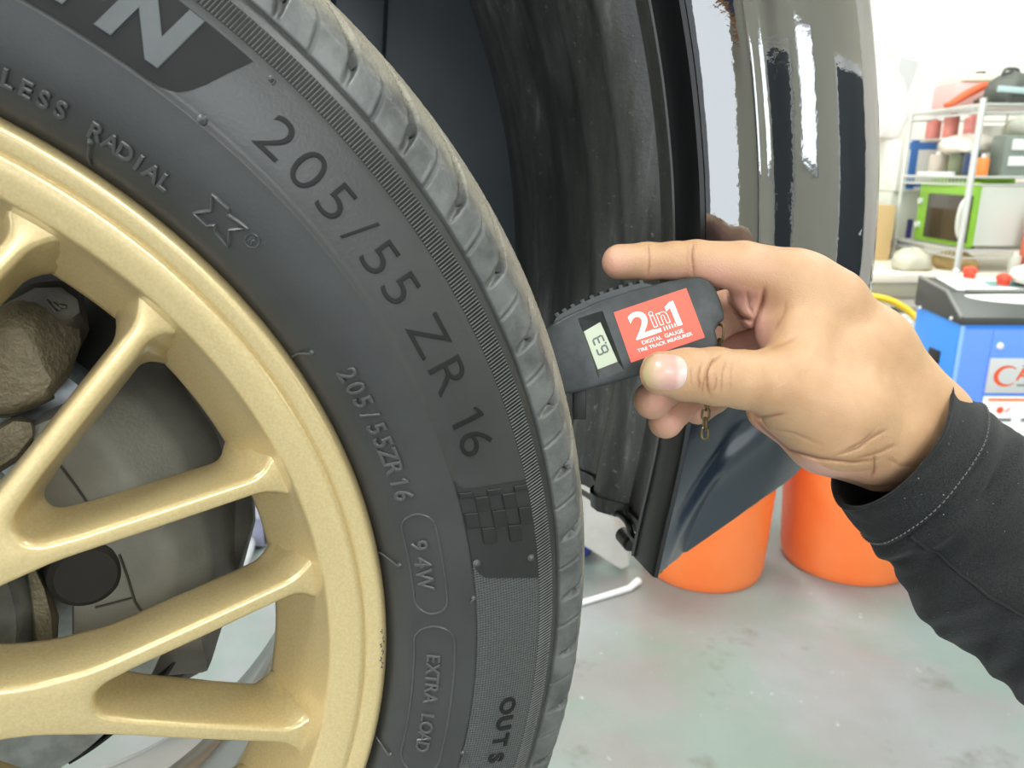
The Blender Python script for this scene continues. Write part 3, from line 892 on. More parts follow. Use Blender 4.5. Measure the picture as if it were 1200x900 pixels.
M_STEELBLUE = mat('grey_well_paint', (.040, .050, .060), .5, noise=(8, (.060, .073, .085), .4, .7))
car = empty('car', (0, 0, HW), 'glossy black car bumper corner and dark wheel arch right of the tyre', 'car')
ZE = [-0.0913, -0.0529, -0.009, 0.0376, 0.0869, 0.1377, 0.1966, 0.2501, 0.2994, 0.3474, 0.3954, 0.4297]
XE = [0.3776, 0.381, 0.3906, 0.3968, 0.3989, 0.3975, 0.39, 0.3776, 0.3619, 0.3427, 0.318, 0.2974]
def x_edge(z): return float(np.interp(z, ZE, XE))
zz = np.linspace(-0.0913, 0.4297, 120); xx = np.array([x_edge(z) for z in zz])
xx = np.convolve(np.pad(xx, 8, mode='edge'), np.ones(17) / 17, 'valid')
def x_edge(z): return float(np.interp(z, zz, xx))
SEC = [(0.0, 0.1), (0.0055, 0.0959), (0.0137, 0.0929), (0.0226, 0.0904), (0.0267, 0.0901), (0.0308, 0.091), (0.0356, 0.0915), (0.0466, 0.0914), (0.059, 0.092), (0.0724, 0.0942), (0.086, 0.0984), (0.0996, 0.1048), (0.1131, 0.1137), (0.1252, 0.124), (0.1358, 0.1363), (0.1464, 0.1507), (0.1554, 0.1672), (0.1644, 0.1877), (0.172, 0.2124), (0.178, 0.2426), (0.1825, 0.2782), (0.187, 0.3468), (0.19, 0.4565), (0.1916, 0.5661)]
SECS = [(q.x, q.y) for q in catmull([(a, b, 0) for a, b in SEC], 4)]
nS, nT = len(SECS), 90
SPLIT = .085                                   # glossy bumper above, satin valance below
def body_y(s, y, z):
    fade = 1.0 if z > .10 else max(0, (z - .02) / .08)
    wgt = 1 - min(1, max(0, (s - .0356) / .05))
    y2 = .1 + (y - .1) * (1 - (1 - fade) * wgt)
    tuck = .30 * max(0.0, .080 - z) * min(1.0, s / .041)
    dz = z - (-.023 + 1.35 * max(0, s - .011))
    crease = (.0030 * exp(-(dz / .0096) ** 2) - .0041 * exp(-((dz + .019) / .0165) ** 2)) * exp(-((s - .038) / .044) ** 2) if z < .155 else 0
    return y2 + tuck + crease * min(1, s / .012)
ZB = [(0, -.0555), (.016, -.061), (.0226, -.064), (.0287, -.067), (.0356, -.0705), (.0436, -.0695), (.0527, -.059), (.0623, -.048), (.0724, -.0375), (.0826, -.0295), (.0928, -.0255), (.103, -.0235), (.12, -.021), (.15, -.008), (.2, .03)]
def z_bottom(s): return float(np.interp(s, [p[0] for p in ZB], [p[1] for p in ZB]))
def body_panel(name, m, upper):
    v, f = [], []
    nT = 90 if upper else 60
    for s, y in SECS:
        zb, zt = (SPLIT, .4297) if upper else (z_bottom(s), SPLIT - .0008)
        for j in range(nT + 1):
            z = zb + (zt - zb) * j / nT
            v.append((x_edge(z) + s, body_y(s, y, z), z))
    w = nT + 1
    for i in range(nS - 1):
        for j in range(nT):
            f.append((i * w + j, (i + 1) * w + j, (i + 1) * w + j + 1, i * w + j + 1))
    o = mesh(name, v, f, m, car, angle=None)
    sol = o.modifiers.new('thickness', 'SOLIDIFY'); sol.thickness = .0025; sol.offset = -1
    return o
M_VAL = mat('satin_valance_reflection', (.014, .026, .046), .30, 0.0, ior=1.8)  # bluish floor reflection put into the lower bumper's base colour
body_panel('bumper', M_PAINT, True)
val = body_panel('bumper_valance', M_VAL, False); val['label'] = 'satin dark valance below the glossy bumper'
# front wing above and behind the arch
def wing():
    v, f = [], []
    prof_z = [(.0, 0.0), (.10, -.004), (.20, .004), (.27, .022), (.31, .055), (.335, .12), (.345, .30)]
    def column(x, z0, y_off):
        b = len(v)
        for h, dy in prof_z:
            t = h / .345
            v.append((x, .1 + y_off + (dy if t > 0 else 0), z0 + (.775 - z0) * t))
        return b
    cols = []
    for s, y in reversed(SECS): cols.append(column(x_edge(.4297) + s, .4297, y - .1))
    for p in ARCH_TOP:
        cols.append(column(p[0], p[1], 0.0))
    for x in (-.44, -.60, -.90): cols.append(column(x, -.12, 0.0))
    k = len(prof_z)
    for a, b in zip(cols[:-1], cols[1:]):
        for j in range(k - 1): f.append((a + j, b + j, b + j + 1, a + j + 1))
    return mesh('front_wing', v, f, M_PAINT, car, angle=60)
# arch flange (faces the tyre) and liner, swept along the arch edge
def arch_xy(t):
    """arch outline: t = 0 at the bottom corner, running up and over the wheel"""
    pts = [(x_edge(z), z) for z in np.linspace(-0.0584, 0.3474, 26)] + [(.30, .395), (.24, .43), (.16, .455), (.06, .47), (-.06, .47), (-.18, .45), (-.30, .40), (-.38, .32), (-.43, .20), (-.43, .06), (-.42, -.06)]
    return pts
AP = catmull([(a, 0, b) for a, b in arch_xy(0)], 2)
ARCH_TOP = [(p.x, p.z) for p in AP if p.z > .06 and p.x < .297]
wing()
def sweep(name, m, sect, parent, z0=0.0, angle=40):
    """sect: (outward offset, y) pairs swept along the arch"""
    v, f = [], []
    k = len(sect)
    for i, p in enumerate(AP):
        t = AP[min(i + 1, len(AP) - 1)] - AP[max(i - 1, 0)]; t.normalize()
        nrm = Vector((t.z, 0, -t.x))
        for d, y in sect:
            q = p + nrm * d
            v.append((q.x, y, q.z - (z0 if i == 0 else 0)))
    for i in range(len(AP) - 1):
        for j in range(k - 1):
            f.append((i * k + j, i * k + j + 1, (i + 1) * k + j + 1, (i + 1) * k + j))
    return mesh(name, v, f, m, parent, True, angle)
sweep('arch_flange', M_EDGE, [(0.0, 0.0993), (-0.0021, 0.1003), (-0.0027, 0.1027), (-0.0038, 0.126), (-0.0027, 0.1281), (0.0055, 0.1285)], car)
sweep('arch_edge_bead', mat('pale_edge_trim', (.07, .07, .068), .35), [(-0.003, 0.1263), (-0.0047, 0.1269), (-0.0047, 0.1282), (-0.003, 0.1288)], car)
LS = [(0.0055, 0.1284), (0.0041, 0.1302), (0.0041, 0.1548), (0.0062, 0.1576), (0.0062, 0.1658), (-0.0014, 0.1699), (-0.0103, 0.1768), (-0.0117, 0.185), (-0.0082, 0.1932), (-0.0007, 0.2015), (0.0014, 0.2152), (-0.0021, 0.2234), (-0.0096, 0.2316), (-0.011, 0.2453), (-0.0041, 0.2549), (0.0041, 0.2618), (0.0041, 0.2782), (-0.0041, 0.2892), (-0.0055, 0.3194), (0.0027, 0.3276), (0.0027, 0.3742), (-0.0055, 0.3824), (-0.0055, 0.477)]
sweep('wheel_arch_liner', M_LINER, LS, car, -.018, 50)
# inner wall of the wheel well
v = [Vector((p.x, .472, p.z)) for p in AP]
c0 = Vector((0, .472, .05)); v.append(c0)
f = [(i, i + 1, len(AP)) for i in range(len(AP) - 1)]
o = mesh('inner_wing_panel', v, f, M_STEELBLUE, car)
loft('wing_rib', [[Vector(p) for p in ((.19, .468, -.10), (.24, .468, -.10), (.28, .468, .35), (.23, .468, .36))], [Vector(p) for p in ((.195, .452, -.10), (.235, .452, -.10), (.275, .452, .35), (.235, .452, .36))]], M_STEELBLUE, car, .003)
# bottom lip of the liner and the fixing at its corner
cpt = at_y(737, 634, .178) - HV
mb = MB(); mb.lathe([(0, .006), (.0045, .006), (.006, .004), (.006, -.010), (0, -.010)], 16, Matrix.Translation(cpt) @ YX)
mb.build('liner_screw', M_BLACK, car)
def at_x(px, py, X):
    d = CR * ((px - 600) / FOC) - CU * ((py - 450) / FOC) + CF
    return CAMP + d * ((X - CAMP.x) / d.x)
pts = [at_x(*q, .384) - HV for q in ((664, 566), (680, 575), (700, 588), (722, 600), (735, 612), (742, 630), (756, 640), (772, 648))]
MB().tube(catmull(pts, 4), .0022, 8).build('liner_lip', M_EDGE, car)
b0 = at_y(768, 658, 0.1164) - HV
MB().box(b0, (.006, .012, .012), bevel=.002).build('arch_clip', mat('ochre_clip', (.30, .17, .03), .5), car)

# ------------------------------------------------------------------ the gauge held against the tread
GD = .345
GO = at(745, 395, GD)
GM = Matrix(((CR.x, CU.x, -CF.x, GO.x), (CR.y, CU.y, -CF.y, GO.y), (CR.z, CU.z, -CF.z, GO.z), (0, 0, 0, 1)))
GX0, GY0 = (745 - 600) / FOC * GD, -(395 - 450) / FOC * GD
def g(px, py, D=GD):
    """gauge frame (x right, y up, z towards the viewer, metres)"""
    return Vector(((px - 600) / FOC * D - GX0, -(py - 450) / FOC * D - GY0, GD - D))
M_GBODY = mat('charcoal_gauge_plastic', (.027, .031, .031), .42, noise=(200, (.036, .041, .041), .4, .6), bump=(1500, .12, .0003), spec=.4)
M_GDARK = mat('black_gauge_plastic', (.010, .010, .010), .45, spec=.25)
M_LCD = mat('lcd_glass', (.36, .41, .265), .2)
M_SEG = mat('lcd_segment', (.055, .075, .05), .3)
M_STICK = mat('coral_sticker', (.76, .135, .09), .5, spec=.3)
M_PRINT = mat('white_print', (.92, .90, .88), .5)
gauge = empty('tread_depth_gauge', None or (0, 0, 0), 'black digital gauge with coral sticker, held against the tyre tread', 'gauge', mat=GM)
ol = [(604, 412), (612, 400), (640, 383), (666, 369), (700, 353.5), (740, 340), (780, 330), (808, 325), (822, 324.5), (832, 329), (839, 338), (845, 352), (849, 366), (849.5, 374), (843, 380), (839, 387), (841, 396), (842, 404), (836, 411), (815, 419), (780, 430.5), (740, 443), (705, 453), (680, 459), (640, 466), (615, 466), (606, 455), (602, 432)]
OUT = [(q.x, q.y) for q in (g(*p) for p in ol)]
if area2(OUT) < 0: OUT = OUT[::-1]
lv = [(.0014, 0), (.0006, -.0003), (.00015, -.0008), (0, -.0016), (0, -.0068), (.0008, -.0072), (.0008, -.0080), (0, -.0084), (0, -.0140), (.0010, -.0155), (.0030, -.0162)]
bez = [(q.x, q.y) for q in (g(*p) for p in ((677, 373), (706, 364), (732, 434), (702, 445)))]
lcd = [(q.x, q.y) for q in (g(*p, GD + .0030) for p in ((684.5, 389), (703.5, 378), (723.5, 423.5), (700.5, 432.5)))]
v, f = [], []
n = len(OUT); base = []
for ins, z in lv:
    base.append(len(v)); v += [Vector((x, y, z)) for x, y in (inset(OUT, ins) if ins else OUT)]
for a, b in zip(base[:-1], base[1:]):
    for k in range(n): f.append((a + k, a + (k + 1) % n, b + (k + 1) % n, b + k))
f.append(tuple(base[-1] + k for k in range(n)))
hb = len(v); v += [Vector((x, y, 0)) for x, y in bez]
P = [Vector((v[k].x, v[k].y)) for k in range(n)] + [Vector(p) for p in bez]
E_ = [(i, (i + 1) % n) for i in range(n)] + [(n + i, n + (i + 1) % 4) for i in range(4)]
vs, es, fs, ov, oe, of = delaunay_2d_cdt(P, E_, [], 0, 1e-7)
bzv = [Vector(p) for p in bez]
def in_poly(p, poly):
    r = False; m = len(poly)
    for i in range(m):
        a, b = poly[i], poly[(i + 1) % m]
        if (a[1] > p.y) != (b[1] > p.y) and p.x < (b[0] - a[0]) * (p.y - a[1]) / (b[1] - a[1]) + a[0]: r = not r
    return r
front = [(q.x, q.y) for q in P[:n]]
mp = [(ov[i][0] if ov[i] else None) for i in range(len(vs))]
for t in fs:
    c = sum((vs[i] for i in t), Vector((0, 0))) / 3
    if not in_poly(c, front) or in_poly(c, bez): continue
    f.append(tuple((mp[i] if mp[i] < n else hb + mp[i] - n) for i in t))
MB().add(v, f).build('gauge_body', M_GBODY, gauge, angle=30)
# recessed bezel, screen and its digits
v = [Vector((x, y, 0)) for x, y in bez] + [Vector((x, y, -.0030)) for x, y in lcd]
bz = mesh('screen_bezel', v, [(k, (k + 1) % 4, 4 + (k + 1) % 4, 4 + k) for k in range(4)], M_GBODY, gauge, smooth=False, angle=None)
v = [Vector((x, y, -.0029)) for x, y in inset(lcd, -.0004)] + [Vector((x, y, -.0040)) for x, y in inset(lcd, -.0004)]
MB().add(v, [(0, 1, 2, 3), (0, 4, 5, 1), (1, 5, 6, 2), (2, 6, 7, 3), (3, 7, 4, 0), (7, 6, 5, 4)]).build('screen', M_LCD, gauge, smooth=False)
Lq = [Vector(p) for p in lcd]     # tl, tr, br, bl as they appear
def lcd_pt(a, b):
    """a along the reading direction (image bottom to top), b upwards in the digits (image right to left)"""
    top = Lq[0] + (Lq[1] - Lq[0]) * (1 - b); bot = Lq[3] + (Lq[2] - Lq[3]) * (1 - b)
    return bot + (top - bot) * a
SEGS = {'6': 'acdefg', '3': 'abcdg'}
def digit(ch, a0, a1, b0, b1):
    mb = MB(); bm_ = (b0 + b1) / 2
    seg = {'a': ((a0, b1), (a1, b1)), 'g': ((a0, bm_), (a1, bm_)), 'd': ((a0, b0), (a1, b0)), 'f': ((a0, bm_), (a0, b1)), 'b': ((a1, bm_), (a1, b1)), 'e': ((a0, b0), (a0, bm_)), 'c': ((a1, b0), (a1, bm_))}
    for s in SEGS[ch]:
        (p, q) = (lcd_pt(*x) for x in seg[s])
        d = (q - p).normalized(); w = Vector((-d.y, d.x)) * .00042; e = d * .0003
        pts = [p + e * .6, p + e + w, q - e + w, q - e * .6, q - e - w, p + e - w]
        pts = [p, p + e + w, q - e + w, q, q - e - w, p + e - w]
        mb.add([Vector((x.x, x.y, -.00288)) for x in pts] + [Vector((x.x, x.y, -.00270)) for x in pts], [(6, 7, 8, 9, 10, 11)] + [(k, (k + 1) % 6, 6 + (k + 1) % 6, 6 + k) for k in range(6)])
    return mb
digit('6', .31, .47, .20, .72).build('screen_digit', M_SEG, gauge, smooth=False)
digit('3', .56, .72, .20, .72).build('screen_digit', M_SEG, gauge, smooth=False)
dp = lcd_pt(.515, .17)
MB().box((dp.x, dp.y, -.0027), (.0008, .0008, .0003)).build('screen_decimal_point', M_SEG, gauge, smooth=False)
# sticker and its print
stq = [g(719, 366), g(804, 337.5), g(826, 395.5), (g(739.5, 425))]
st = [(q.x, q.y) for q in stq]
MB().prism(st[::-1] if area2(st) < 0 else st, .00002, .00028).build('coral_sticker', M_STICK, gauge, smooth=False)
def stick(u, w):
    t = Vector(st[0]) + (Vector(st[1]) - Vector(st[0])) * u; b = Vector(st[3]) + (Vector(st[2]) - Vector(st[3])) * u
    return t + (b - t) * w
def uv_of(px, py):
    """sticker coordinates of a point seen in the photograph"""
    q = g(px, py); u = w = .5
    for _ in range(20):
        p = stick(u, w); du = (stick(u + .01, w) - p) / .01; dw = (stick(u, w + .01) - p) / .01
        e = Vector((q.x, q.y)) - p; det = du.x * dw.y - du.y * dw.x
        u += (e.x * dw.y - e.y * dw.x) / det; w += (du.x * e.y - du.y * e.x) / det
    return u, w
def stick_text(mb, body, p0, p1, hpx, offset=0.0, outline=0.0):
    """p0, p1: ends of the baseline; hpx: cap height in pixels"""
    v, f, wd = text_flat(body, offset, .02)
    a, b = Vector(p0), Vector(p1); d = b - a; up = Vector((d.y, -d.x)).normalized()
    h = Vector((-.38, -.925)).normalized() if True else up
    out = []
    for p in v:
        q = a + d * (p[0] / wd) + h * p[1] * hpx
        G = g(q.x, q.y); out.append(Vector((G.x, G.y, .00030 if p[2] < 0 else .00042)))
    if outline <= 0: mb.add(out, f); return
    # outline only: ribbons along the rims of the front face
    cnt = {}
    for q in f:
        if all(v[i][2] > 0 for i in q):
            for i in range(len(q)):
                e = (q[i], q[(i + 1) % len(q)]); cnt[tuple(sorted(e))] = cnt.get(tuple(sorted(e)), 0) + 1
    for (i, j), c_ in cnt.items():
        if c_ != 1: continue
        p, q = out[i], out[j]; d_ = (q - p)
        if d_.length < 1e-7: continue
        d_.normalize(); w_ = Vector((-d_.y, d_.x, 0)) * outline; e_ = d_ * outline * .6
        mb.add([p - w_ - e_, q - w_ + e_, q + w_ + e_, p + w_ - e_], [(0, 1, 2, 3)])
mb = MB()
stick_text(mb, '2', (745.5, 398.0), (768, 390.5), 30, .02)
stick_text(mb, '1', (787.5, 383.6), (800.0, 379.6), 28.5, .02)
v_ = [g(*q) for q in ((752, 396.2), (775.5, 388.6), (774.0, 384.2), (756, 390.0))]
mb.add([p + Vector((0, 0, .00041)) for p in v_], [(0, 1, 2, 3)])
mb.build('sticker_numerals', M_PRINT, gauge, smooth=False)
mb = MB()
stick_text(mb, 'i', (766.0, 383.0), (770.6, 381.5), 18.5, .03, .00016)
stick_text(mb, 'n', (773.5, 380.4), (785.0, 376.8), 19.0, .03, .00016)
for k in range(5):
    a = g(777.5 + 3.1 * k, 382.8 - 1.0 * k); b = g(779.2 + 3.1 * k, 387.6 - 1.1 * k)
    d = Vector((.00028, 0, 0)); z = Vector((0, 0, .0004))
    mb.add([a - d + z, a + d + z, b + d + z, b - d + z], [(0, 1, 2, 3)])
mb.build('sticker_outline_word', M_PRINT, gauge, smooth=False)
mb = MB()
stick_text(mb, 'DIGITAL', (753.2, 404.0), (776.0, 397.2), 4.5, .01)
stick_text(mb, 'GAUGE', (779.6, 396.0), (801.5, 389.4), 4.5, .01)
stick_text(mb, 'TIRE TRACK MEASURER', (747.8, 413.3), (811.8, 392.6), 4.1, .01)
mb.build('sticker_small_print', M_PRINT, gauge, smooth=False)
# ridged slider on the top edge
mb = MB()
rp = [(650, 377), (666, 367.5), (690, 355.5), (715, 345.5), (740, 338), (765, 333)]
cv = catmull([g(*p) for p in rp], 10)
bot, topl = [], []
m_ = len(cv)
for i, p in enumerate(cv):
    t = cv[min(i + 1, m_ - 1)] - cv[max(i - 1, 0)]; t.normalize(); nn = Vector((-t.y, t.x, 0))
    hh = .0016 * min(1, i / 5, (m_ - 1 - i) / 5)
    bot.append(p - nn * .001); topl.append(p + nn * (hh + .0001))
poly = [(q.x, q.y) for q in topl] + [(q.x, q.y) for q in reversed(bot)]
mb.prism(poly[::-1] if area2(poly) < 0 else poly, -.0030, -.0125)
nridge = 10
for k in range(nridge):
    x = 5 + (m_ - 11) * k / (nridge - 1); i = int(x); p = cv[i].lerp(cv[min(i + 1, m_ - 1)], x - i)
    t = (cv[min(i + 2, m_ - 1)] - cv[max(i - 1, 0)]).normalized(); nn = Vector((-t.y, t.x, 0))
    R3 = Matrix((t, nn, Vector((0, 0, 1)))).transposed()
    mb.box(p + nn * .0019 + Vector((0, 0, -.0077)), (.0021, .0026, .0090), R3, bevel=.0004)
mb.build('ridged_slider', M_GBODY, gauge, angle=30)
# probe shoe under the nose
q = g(680.5, 474)
MB().box((q.x, q.y, -.008), (.0058, .0140, .0075), bevel=.0006).build('probe_foot', M_GDARK, gauge)
q = g(646, 476)
MB().tube([(q.x, q.y + .004, -.008), (q.x - .004, q.y - .002, -.008)], .0012, 8).build('probe_pin', M_CHROME, gauge)
# lanyard ring and chain
M_BRASS = mat('aged_brass_chain', (.16, .125, .06), .35, .85)
def chain_link(c, ax, side, L=.0062, W=.0042, r=.00062):
    ax = Vector(ax).normalized(); side = Vector(side); side = (side - ax * side.dot(ax)).normalized()
    pts = []
    h = (L - W) / 2
    for k in range(24):
        a = 2 * pi * k / 24
        pts.append(Vector(c) + side * (W / 2 - r) * cos(a) + ax * ((W / 2 - r) * sin(a) + (h if sin(a) >= 0 else -h)))
    return MB().tube(pts, r, 7, closed=True)
ch = chain_link(g(842, 391, .349), (.1, 1, .1), (.8, 0, .6), .0095, .0058, .0006).build('lanyard_ring', M_BRASS, gauge)
chain_parent = empty('chain', (0, 0, 0)); chain_parent.parent = gauge
cp = [(843, 404, .351), (842.5, 415, .352), (841, 427, .353), (838, 440, .3535), (834.5, 452, .354), (831, 463, .354), (828.5, 474, .354), (827, 485, .354), (826.3, 496.5, .354), (826, 508, .354)]
for k in range(len(cp)):
    c = g(*cp[k]); d = (g(*cp[min(k + 1, len(cp) - 1)]) - g(*cp[max(k - 1, 0)]))
    sd = (1, .1, .15) if k % 2 == 1 else (.15, 0, 1)
    chain_link(c, d, sd, .0066 if True else 0, .0044).build('chain_link', M_BRASS, chain_parent)

# ------------------------------------------------------------------ the hand and its sleeve
def skin_material():
    m = mat('tan_skin', (.62, .38, .22), .48, sss=(.18, (1.0, .35, .18), .004))
    N, L, b = nodes(m)
    tc = N.new('ShaderNodeTexCoord').outputs['Object']
    at_ = N.new('ShaderNodeAttribute'); at_.attribute_name = 'flush'
    n1 = noise_node(N, L, tc, 45, 4, .6)
    base = ramp(N, L, n1, [(.3, (.45, .258, .134)), (.7, (.53, .325, .178))])
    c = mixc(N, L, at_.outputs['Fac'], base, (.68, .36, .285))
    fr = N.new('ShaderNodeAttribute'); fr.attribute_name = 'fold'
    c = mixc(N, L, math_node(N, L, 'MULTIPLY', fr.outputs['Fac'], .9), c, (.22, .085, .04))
    L.new(c, b.inputs['Base Color'])
    v = N.new('ShaderNodeTexVoronoi'); v.inputs['Scale'].default_value = 1500; L.new(tc, v.inputs['Vector'])
    bp = N.new('ShaderNodeBump'); bp.inputs['Strength'].default_value = .30; bp.inputs['Distance'].default_value = .0005
    L.new(math_node(N, L, 'ADD', v.outputs['Distance'], noise_node(N, L, tc, 520, 5, .65)), bp.inputs['Height']); L.new(bp.outputs['Normal'], b.inputs['Normal'])
    return m
M_SKIN = skin_material()
M_NAIL = mat('finger_nail', (.80, .55, .46), .28, coat=.2, sss=(.1, (1, .4, .2), .002))
person = empty('person', None or (0, 0, 0), 'person in a black sleeve reaching in from the right, hand holding a gauge', 'person', mat=GM)

def G3(t): return np.array(g(t[0], t[1], t[2])) * 1000.0, t[3] / FOC * t[2] * 1000.0
# palm masses: pairs of (px, py, depth, radius px)
PALM = [
    ((945, 331, .352, 33), (1020, 408, .358, 44)), ((1020, 408, .358, 44), (1086, 486, .368, 44)),
    ((905, 447, .333, 35), (985, 478, .340, 50)), ((985, 478, .340, 50), (1044, 512, .358, 54)),
    ((925, 480, .342, 32), (975, 508, .345, 42)), ((975, 508, .345, 42), (1020, 520, .352, 46)),
    ((948, 372, .350, 40), (935, 425, .342, 40)), ((990, 425, .350, 50), (1052, 490, .368, 52)),
    ((905, 478, .370, 30), (965, 515, .374, 36)), ((965, 515, .374, 36), (1030, 530, .372, 46)),
    ((930, 350, .372, 30), (1010, 430, .378, 40)), ((1010, 430, .378, 40), (1080, 510, .372, 54)),
    ((935, 390, .392, 30), (1040, 480, .390, 44)),
    ((1074, 502, .375, 57), (1100, 530, .378, 48)), ((1100, 530, .378, 48), (1170, 606, .376, 38)), ((1170, 606, .372, 38), (1290, 730, .378, 36)),
    ((896, 352, .362, 26), (915, 395, .360, 26)),
    ((870, 346, .361, 15), (881, 364, .361, 13)),
]
FINGERS = {
    'thumb': [(990, 490, .343, 44), (908, 449, .332, 36.5), (872, 445, .328, 34), (838, 441, .3245, 33.5), (805, 439, .3225, 30.5), (776, 437.5, .3215, 26)],
    'index': [(975, 355, .352, 40), (925, 327, .351, 35), (870, 313, .3515, 29.5), (815, 305.5, .353, 23.5), (790, 306, .3545, 22), (758, 306.5, .356, 21.5), (726, 307, .358, 20.5)],
    'middle': [(960, 375, .366, 38), (900, 352, .374, 30), (850, 366, .384, 25), (815, 398, .389, 22), (796, 432, .382, 21), (779, 456, .371, 20.5), (765, 469, .364, 22.5)],
    'ring': [(965, 405, .382, 36), (912, 385, .392, 28), (862, 402, .402, 24), (832, 430, .402, 21), (812, 458, .392, 20), (793, 479, .381, 19), (780, 494, .374, 20)],
    'little': [(975, 440, .394, 34), (925, 425, .404, 26), (880, 438, .410, 22), (855, 452, .408, 19), (836, 466, .400, 18), (818, 480, .392, 17.5)],
}
def cap_sd(P, a, b, ra, rb):
    ab = b - a; L2 = (ab * ab).sum()
    t = np.clip(((P - a) @ ab) / L2, 0, 1)
    d = P - a - t[:, None] * ab
    return np.sqrt((d * d).sum(1)) - (ra + (rb - ra) * t)
def smin(a, b, k):
    h = np.maximum(k - np.abs(a - b), 0) / k
    return np.minimum(a, b) - h * h * k * .25
PALM_ = [(G3(a), G3(b)) for a, b in PALM]
FING_ = {k: [G3(t) for t in v] for k, v in FINGERS.items()}
def pxd(P):
    """pixel-like coordinates of points in the gauge frame (mm)"""
    D = GD * 1000 - P[:, 2]
    return 600 + (P[:, 0] + GX0 * 1000) / D * FOC, 450 - (P[:, 1] + GY0 * 1000) / D * FOC, D
# skin folds: polylines over the near side, (points, depth mm, width mm, far limit of depth)
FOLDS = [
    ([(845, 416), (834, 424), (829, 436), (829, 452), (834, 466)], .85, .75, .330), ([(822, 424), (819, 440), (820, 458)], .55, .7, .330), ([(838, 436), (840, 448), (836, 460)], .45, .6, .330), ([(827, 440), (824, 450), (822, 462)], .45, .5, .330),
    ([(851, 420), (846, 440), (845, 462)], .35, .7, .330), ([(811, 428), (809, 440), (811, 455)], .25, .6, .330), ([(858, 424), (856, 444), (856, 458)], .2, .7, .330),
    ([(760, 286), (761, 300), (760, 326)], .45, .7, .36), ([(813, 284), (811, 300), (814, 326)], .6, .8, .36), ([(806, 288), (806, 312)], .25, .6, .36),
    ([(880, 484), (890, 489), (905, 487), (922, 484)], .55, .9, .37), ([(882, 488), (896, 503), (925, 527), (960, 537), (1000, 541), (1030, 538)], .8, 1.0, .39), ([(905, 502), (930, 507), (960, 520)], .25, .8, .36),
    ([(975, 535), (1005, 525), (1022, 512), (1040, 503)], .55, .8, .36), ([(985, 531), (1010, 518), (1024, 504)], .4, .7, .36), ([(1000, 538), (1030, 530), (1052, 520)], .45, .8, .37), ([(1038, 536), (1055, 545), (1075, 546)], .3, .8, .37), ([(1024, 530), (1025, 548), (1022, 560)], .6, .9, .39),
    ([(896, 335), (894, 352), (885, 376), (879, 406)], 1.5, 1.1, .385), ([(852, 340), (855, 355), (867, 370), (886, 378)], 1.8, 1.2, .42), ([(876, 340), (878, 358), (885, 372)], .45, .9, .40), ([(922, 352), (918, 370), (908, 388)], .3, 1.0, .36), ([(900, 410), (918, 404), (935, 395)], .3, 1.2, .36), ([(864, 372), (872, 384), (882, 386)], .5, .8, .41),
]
def hand_sd(P, folds=True):
    d = None
    for (a, ra), (b, rb) in PALM_:
        c = cap_sd(P, a, b, ra, rb)
        d = c if d is None else smin(d, c, 9.0)
    allf = None
    for k, ch in FING_.items():
        df = None
        for (a, ra), (b, rb) in zip(ch[:-1], ch[1:]):
            c = cap_sd(P, a, b, ra, rb)
            df = c if df is None else smin(df, c, 2.2)
        allf = df if allf is None else smin(allf, df, .8)
    d = smin(d, allf, 6.0)
    if folds:
        d = d + fold_field(P)[0]
    return d
def fold_field(P):
    px, py, D = pxd(P)
    out = np.zeros(len(P)); vis = np.zeros(len(P))
    for pts, dep, wid, lim in FOLDS:
        x0, x1 = min(p[0] for p in pts) - 8, max(p[0] for p in pts) + 8
        y0, y1 = min(p[1] for p in pts) - 8, max(p[1] for p in pts) + 8
        m = np.nonzero((px > x0) & (px < x1) & (py > y0) & (py < y1) & (D < lim * 1000))[0]
        if not len(m): continue
        q = np.stack([px[m], py[m]], 1); best = np.full(len(m), 1e9); tt = np.zeros(len(m)); nseg = len(pts) - 1
        for i in range(nseg):
            a, b = np.array(pts[i], float), np.array(pts[i + 1], float); ab = b - a
            t = np.clip(((q - a) @ ab) / (ab @ ab), 0, 1); e = q - a - t[:, None] * ab
            dd = np.sqrt((e * e).sum(1)); s = dd < best
            best[s] = dd[s]; tt[s] = (i + t[s]) / nseg
        best = best * .365
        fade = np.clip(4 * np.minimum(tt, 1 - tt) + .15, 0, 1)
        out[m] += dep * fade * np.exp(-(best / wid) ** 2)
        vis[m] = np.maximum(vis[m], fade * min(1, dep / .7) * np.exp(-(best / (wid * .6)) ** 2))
    return out, vis
VOX = .75
lo = np.array([g(690, 620, .40)[0] * 1000, g(690, 640, .36)[1] * 1000, -78.0]); hi = np.array([g(1190, 300, .375)[0] * 1000, g(900, 270, .35)[1] * 1000, 42.0])
dim = np.ceil((hi - lo) / VOX).astype(int)
ax = [lo[i] + VOX * np.arange(dim[i]) for i in range(3)]
field = np.empty(dim, np.float32)
YY, ZZ = np.meshgrid(ax[1], ax[2], indexing='ij')
